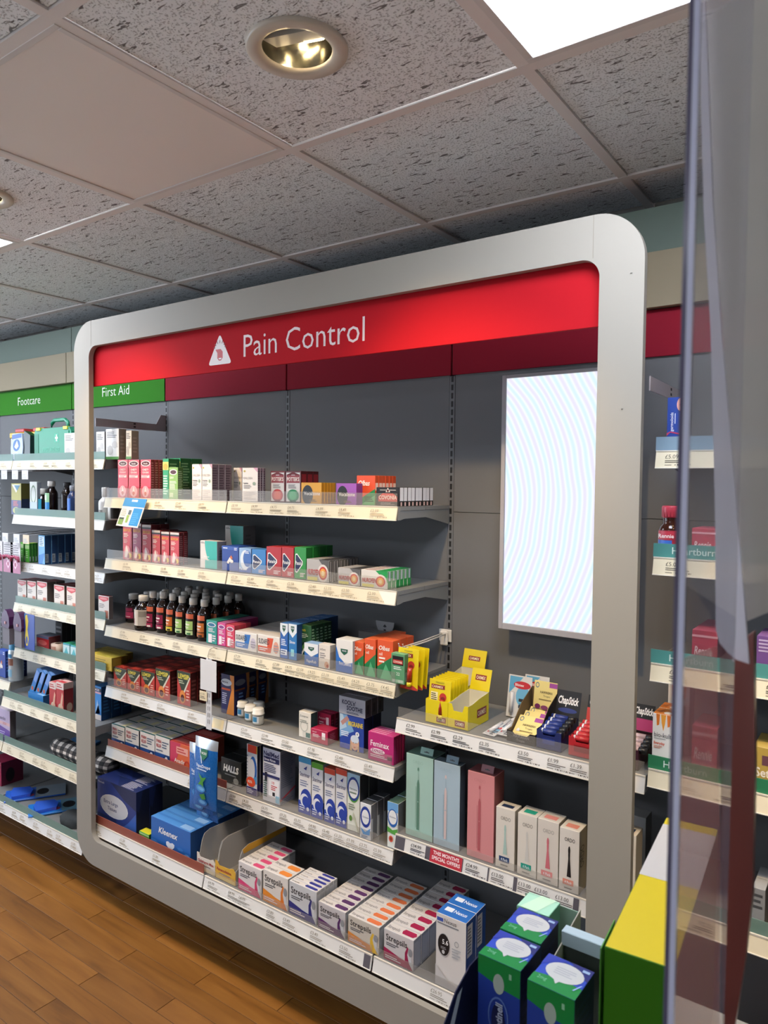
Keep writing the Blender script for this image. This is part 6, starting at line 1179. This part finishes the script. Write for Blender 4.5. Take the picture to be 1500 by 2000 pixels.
rp = ramp(nt, [(0, lin('#17171a')), (.5, lin('#5d5856')), (1, lin('#d8d0c8'))]); rp.color_ramp.interpolation = 'CONSTANT'; L_(hf.outputs[0], rp.inputs[0]); L_(rp.outputs[0], b.inputs['Base Color']); b.inputs['Roughness'].default_value = .85
m = MB(); n = 20; P0 = []
for i in range(13):
    x = .40*i/12; r_ = .036*(1-.12*math.cos(i*1.7)*.4)*(.75 if i in (0, 12) else 1)
    P0.append([(x, r_*math.cos(2*PI*k/n)*1.05, r_*math.sin(2*PI*k/n)) for k in range(n)])
vs = [p for q in P0 for p in q]; fs = [(i*n+k, i*n+(k+1) % n, (i+1)*n+(k+1) % n, (i+1)*n+k) for i in range(12) for k in range(n)]; fs += [list(range(n))[::-1], [12*n+k for k in range(n)]]
m.add(vs, fs, TAR, True); m.build('rolled_cloth', t)
MB().tube([(.30, 0, 0), (.325, 0, 0)], .0395, mat('#1a1a1c', .5), 20).build('tie_band', t)
o = tag(MB().box(0, .14, 0, .10, 0, .012, mat('#2a6aa4', .3), .002, [mat('#2a6aa4', .3), mat('#1d4f80', .3), mat('#1d4f80'), mat('#2f78b5', .28), mat('#1d4f80'), mat('#1d4f80')]).build('heat_pack', loc=(-2.90, 1.69, LZ['L7']+.0005), rot=(0, 0, .3)), 'flat blue heat pack lying behind the tartan roll', 'pack')
def flat_pack(x, y, z, rz, w_, d_, label, c1, c2):
    t = thing('insole_pack', label, 'insole pack', (x, y, z), rz, 'flat insole packs on the lowest shelf')
    MB().box(0, w_, 0, d_, 0, .006, mat(c1, .3), .001).build('backing_card', t)
    m = MB(); Art(m, (0, 0, .006), (1,0,0), (0,1,0), w_, d_).do([('r', 0, .5, 1, 1, c2), ('e', .5, .62, .28, .10, '#15161a'), ('e', .7, .42, .12, .06, '#b5485a'), ('l', .1, .1, .8, .3, 3, '#6fb0e8')]); m.build('printed_artwork', t)
    MB().prism([(.01, .03), (w_*.5, .02), (w_-.01, .03), (w_-.02, d_*.42), (w_*.5, d_*.46), (.02, d_*.40)], 'z', .0062, .020, clear('#3a6ae0', .7, .1)).build('blister', t)
zL = LZ['L8']
flat_pack(-3.16, 1.60, zL+.002, -.55, .12, .24, 'flat blue insole pack with blister, left one on the lowest shelf', '#2a62c0', '#7d8a94')
flat_pack(-2.95, 1.585, zL+.002, -.50, .12, .25, 'flat blue insole pack with blister, right one on the lowest shelf', '#2478cc', '#5d8496')
t = thing('thermal_packet', 'red and white packet standing askew by the white post', 'packet', (-2.655, 1.735, zL+.012)); t.rotation_euler = (-.1, .35, 0)
MB().box(0, .012, 0, .06, 0, .085, mat('#a82430', .3), .001).build('red_sleeve', t); MB().box(.014, .060, .004, .05, 0, .075, mat('#c9c6cc', .35), .001).build('white_card', t)
m = MB(); rr = random.Random(3); n = 16; vs = []; 
for j in range(6):
    for k in range(n):
        a = 2*PI*k/n; r_ = (1-.5*(j/5)**2)*(1+.14*math.sin(3*a+j)+.06*rr.random()); vs.append((.085*r_*math.cos(a), .05*r_*math.sin(a), .038*(j/5)**.7))
fs = [(j*n+k, j*n+(k+1) % n, (j+1)*n+(k+1) % n, (j+1)*n+k) for j in range(5) for k in range(n)]+[[5*n+k for k in range(n)]]
m.add(vs, fs, mat('#1f2426', .8), True); o = m.build('folded_support', loc=(-2.66, 1.63, zL+.0004)); tag(o, 'folded black fabric support lying on the lowest shelf', 'fabric support')
# brown bottle with red cap in the digestive bay
bottle(-.412, 1.668, HZ['H2'], .025, .112, 'brown medicine bottle with red cap and red label', 'medicine bottles', [(.04, .52, -170, -10, '#a8283c'), (.34, .50, -168, -60, '#c23a4c'), (.24, .33, -166, -70, '#3a6ac0')], cap='#b8384a', glass=mat('#3a1a10', .12), caph=.22, capr=.8, neck=.66)
m = MB(); Art(m, (-.022, -.0254, .040), (1,0,0), (0,0,1), .044, .012).do([('t', 'Rennie', .05, .2, .7, '#f0e2e0', .9, .02)]); m.build('lettering', [o for o in C.objects if o.get('label', '').startswith('brown medicine bottle')][0])

# ------------------------------------------------------------------ near counter stand with gum cartons
SZ = .77
st = thing('counter_stand', 'grey counter display stand in the foreground under the gum cartons', 'stand', (-.42, .78, 0))
MB().prism([(-.07, 0), (.62, 0), (.62, .37), (.125, .37), (.125, .30), (-.07, .30)], 'z', .74, .7695, mat('#a8a69f', .5)).build('stand_top', st)
MB().box(-.05, .61, .02, .28, 0, .7395, mat('#34373a', .5), .002).build('stand_body', st)
ra = thing('counter_rail', 'pale blue grey metal rail on a dark upright panel behind the gum cartons', 'rail', (-.42, .78, .77))
MB().box(.036, .165, .225, .233, 0, .108, mat('#3a403c', .45)).build('upright_panel', ra)
MB().box(.034, .166, .220, .238, .1085, .130, mat('#aebfc8', .35), .001).build('metal_rail', ra)
tr = thing('gum_tray', 'open navy gum display tray holding the blue and green cartons', 'display tray', (-.478, .79, SZ+.0005))
NV = mat('#191d3c', .35); MB().prism([(0, 0), (.162, 0), (.162, .155), (.0936, .155), (.0936, .285), (0, .285)], 'z', 0, .0015, NV).build('base', tr)
MB().prism([(.0, 0), (.285, 0), (.285, .10), (.10, .100), (.06, .085), (0, .03)], 'x', 0, .0016, NV).build('side_panel', tr)
m = MB(); m.add([(.0019, .030, .025), (.0019, .05, .03), (.0019, .078, .082), (.0019, .064, .078)], [(0, 1, 2, 3)], mat('#c9ccd6', .3)); m.build('painted_glare', tr)  # white glare on the tray wall, painted as a pale stripe
MB().prism([(.150, 0), (.285, 0), (.285, .125), (.150, .10)], 'x', .092, .0936, mat('#a39f92', .5)).build('side_panel', tr)
MB().box(.0016, .092, .2835, .285, 0, .120, mat('#8fae9a', .5)).build('back_panel', tr)
DD('gum', 'gum_carton', 'gum carton', '#1f3a92', '#171a38', '#2c48b4', [('p',[(0,1),(1,1),(1,.70),(.6,.72),(0,.80)],'#118038'),('e',.50,.76,.13,.11,'#a8b0a4'),('r',.74,.86,.80,.92,'#8fbf9a'),('ring',.50,.40,.24,.22,'#5f7ab8',.9),('e',.5,.36,.16,.19,'#141a48'),('t','Nicotinell',.60,.14,.16,'#aeb4c8',.42,.03,'l',1,.1),('r',0,0,1,.10,'#141c50')], [('l',.1,.1,.9,.9,9,'#20244a')],
   [('p',[(0,0),(1,0),(1,.36),(.5,.40),(0,.30)],'#12813c'),('p',[(.0,.62),(.5,1),(0,1)],'#2a3aa0'),('p',[(.5,1),(1,1),(1,.6)],'#23286e'),('e',.53,.60,.40,.30,'#c4c2bf'),('p',[(.38,.36),(.56,.34),(.50,.20)],'#c4c2bf'),('l',.32,.48,.80,.74,4,'#aeaeb2'),('r',.80,.84,.95,.92,'#9ab0d0'),('p',[(.88,.22),(.97,.44),(.95,.44),(.85,.22)],'#9fb6e8'),('t','2mg',.12,.16,.10,'#7fc49a',.2,.0)])
put('gum', -.459, .881, SZ+.002, .0635, .0655, .128, 1, 'blue and green gum carton with white speech bubble, front left', 'blue and green gum cartons', yaw=-.01)
put('gum', -.460, .950, SZ+.002, .0635, .0655, .1285, 1, 'blue and green gum carton with white speech bubble, behind the front left', 'blue and green gum cartons')
put('gum', -.3815, .872, SZ+.0, .0650, .0670, .130, 1, 'blue and green gum carton with white speech bubble, nearest at right', 'blue and green gum cartons', yaw=-.03)
DD('mint', 'gum_carton', 'gum carton', '#7fc0a0', '#6fa88c', '#a9d8bc', [('r',0,.8,1,1,'#9ad0b4')], [], [('p',[(.1,0),(.6,0),(.9,1),(.4,1)],'#c4e4c4')])
put('mint', -.466, 1.0195, SZ+.002, .052, .046, .128, 1, 'pale mint green gum carton at the tray back', 'pale mint gum cartons')
# long yellow, white and green carton
t = thing('long_carton', 'long carton with yellow and white top and green front, in the right foreground', 'carton', (-.2485, .771, SZ+.0005), .075)
MB().box(0, .072, 0, .362, 0, .279, mat('#3c7a1c', .4), .0008, [mat('#35730f', .4), mat('#2f6a12', .4), mat('#35730f'), mat('#c9b119', .45), mat('#35730f'), mat('#35730f')]).build('carton_body', t)
m = MB(); Art(m, (0, 0, .279), (1,0,0), (0,1,0), .072, .362).do([('r', 0, .478, 1, .930, '#bdb6ae')]); m.build('printed_band', t)
MB().box(-.0042, -.0030, -.002, .06, 0, .276, mat('#4a8a2c', .4)).build('end_flap', t)
o = tag(MB().box(0, .045, 0, .03, 0, .075, mat('#9ccf7c', .4), .001).build('small_carton', loc=(-.300, .795, SZ+.0005), rot=(0, 0, .2)), 'small light green carton tipped beside the long yellow carton', 'carton')

# ------------------------------------------------------------------ clear counter screen at the right, with sheets behind it
t = thing('acrylic_screen', 'tall clear acrylic counter screen with polished edge at the right', 'screen', (-.106, .44, SZ))
MB().box(.0002, .0058, .003, .165, 0, 1.569, clear('#dcdaf0', .16, .04, 1.35)).build('acrylic_sheet', t)
MB().box(0, .0027, -.0004, .0026, 0, 1.569, mat('#5c586e', .15)).box(.0027, .006, -.0004, .0026, 0, 1.569, mat('#c9cbe2', .12)).build('polished_edge', t)  # refraction in the edge painted as a dark and a bright half
def sheet(name, label, pts, Y, th, m_, cat):
    """flat sheet standing at depth Y, corners in metres (x, z)"""
    cx, cz = sum(p[0] for p in pts)/len(pts), min(p[2] for p in pts)
    return tag(MB().prism([(p[0]-cx, p[2]-cz) for p in pts], 'y', 0, th, m_).build(name, loc=(cx, Y, cz)), label, cat)
Q = [(-0.1450, 0.6300, 1.9550), (-0.1410, 0.6300, 1.9540), (-0.1350, 0.6300, 1.8560), (-0.1300, 0.6300, 1.7750), (-0.1210, 0.6300, 1.6730), (-0.1060, 0.6300, 1.5310), (-0.0940, 0.6300, 1.4110), (-0.1030, 0.6300, 1.4130), (-0.1100, 0.6300, 1.4180), (-0.1160, 0.6300, 1.4250), (-0.1190, 0.6300, 1.4350), (-0.1220, 0.6300, 1.5300), (-0.1290, 0.6300, 1.6740), (-0.1370, 0.6300, 1.7760), (-0.1410, 0.6300, 1.8580)]
sheet('plastic_strip', 'pale lilac plastic strip with rounded foot hanging beside the grey board', Q, .63, .004, clear('#e6e4ee', .88, .5, 1.2), 'plastic strip')
Q = [(-0.1420, 0.6400, 1.9600), (-0.0490, 0.6400, 1.9240), (-0.0360, 0.6400, 1.4790), (-0.0980, 0.6400, 1.4430), (-0.1070, 0.6400, 1.5300), (-0.1220, 0.6400, 1.6750), (-0.1310, 0.6400, 1.7780), (-0.1360, 0.6400, 1.8610)]
sheet('notice_board', 'grey notice board sheet filling the upper right behind the clear screen', Q, .64, .004, clear('#c4c0b8', .84, .5, 1.2), 'board')
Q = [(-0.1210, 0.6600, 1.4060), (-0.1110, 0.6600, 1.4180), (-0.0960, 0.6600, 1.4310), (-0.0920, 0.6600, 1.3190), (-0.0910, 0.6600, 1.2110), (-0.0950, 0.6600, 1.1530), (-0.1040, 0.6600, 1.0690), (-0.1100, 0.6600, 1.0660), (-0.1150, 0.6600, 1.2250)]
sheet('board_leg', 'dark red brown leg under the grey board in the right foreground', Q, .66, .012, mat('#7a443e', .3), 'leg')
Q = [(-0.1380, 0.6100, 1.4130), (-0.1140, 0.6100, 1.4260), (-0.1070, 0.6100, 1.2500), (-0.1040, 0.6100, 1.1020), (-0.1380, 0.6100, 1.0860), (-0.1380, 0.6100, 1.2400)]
sheet('reflection_sheet', 'reddish translucent sheet painting the brown reflection in the lower clear screen', Q, .61, .002, clear('#c87866', .38, .3, 1.2), 'painted reflection')  # brown reflection low in the screen, put in as a tinted sheet
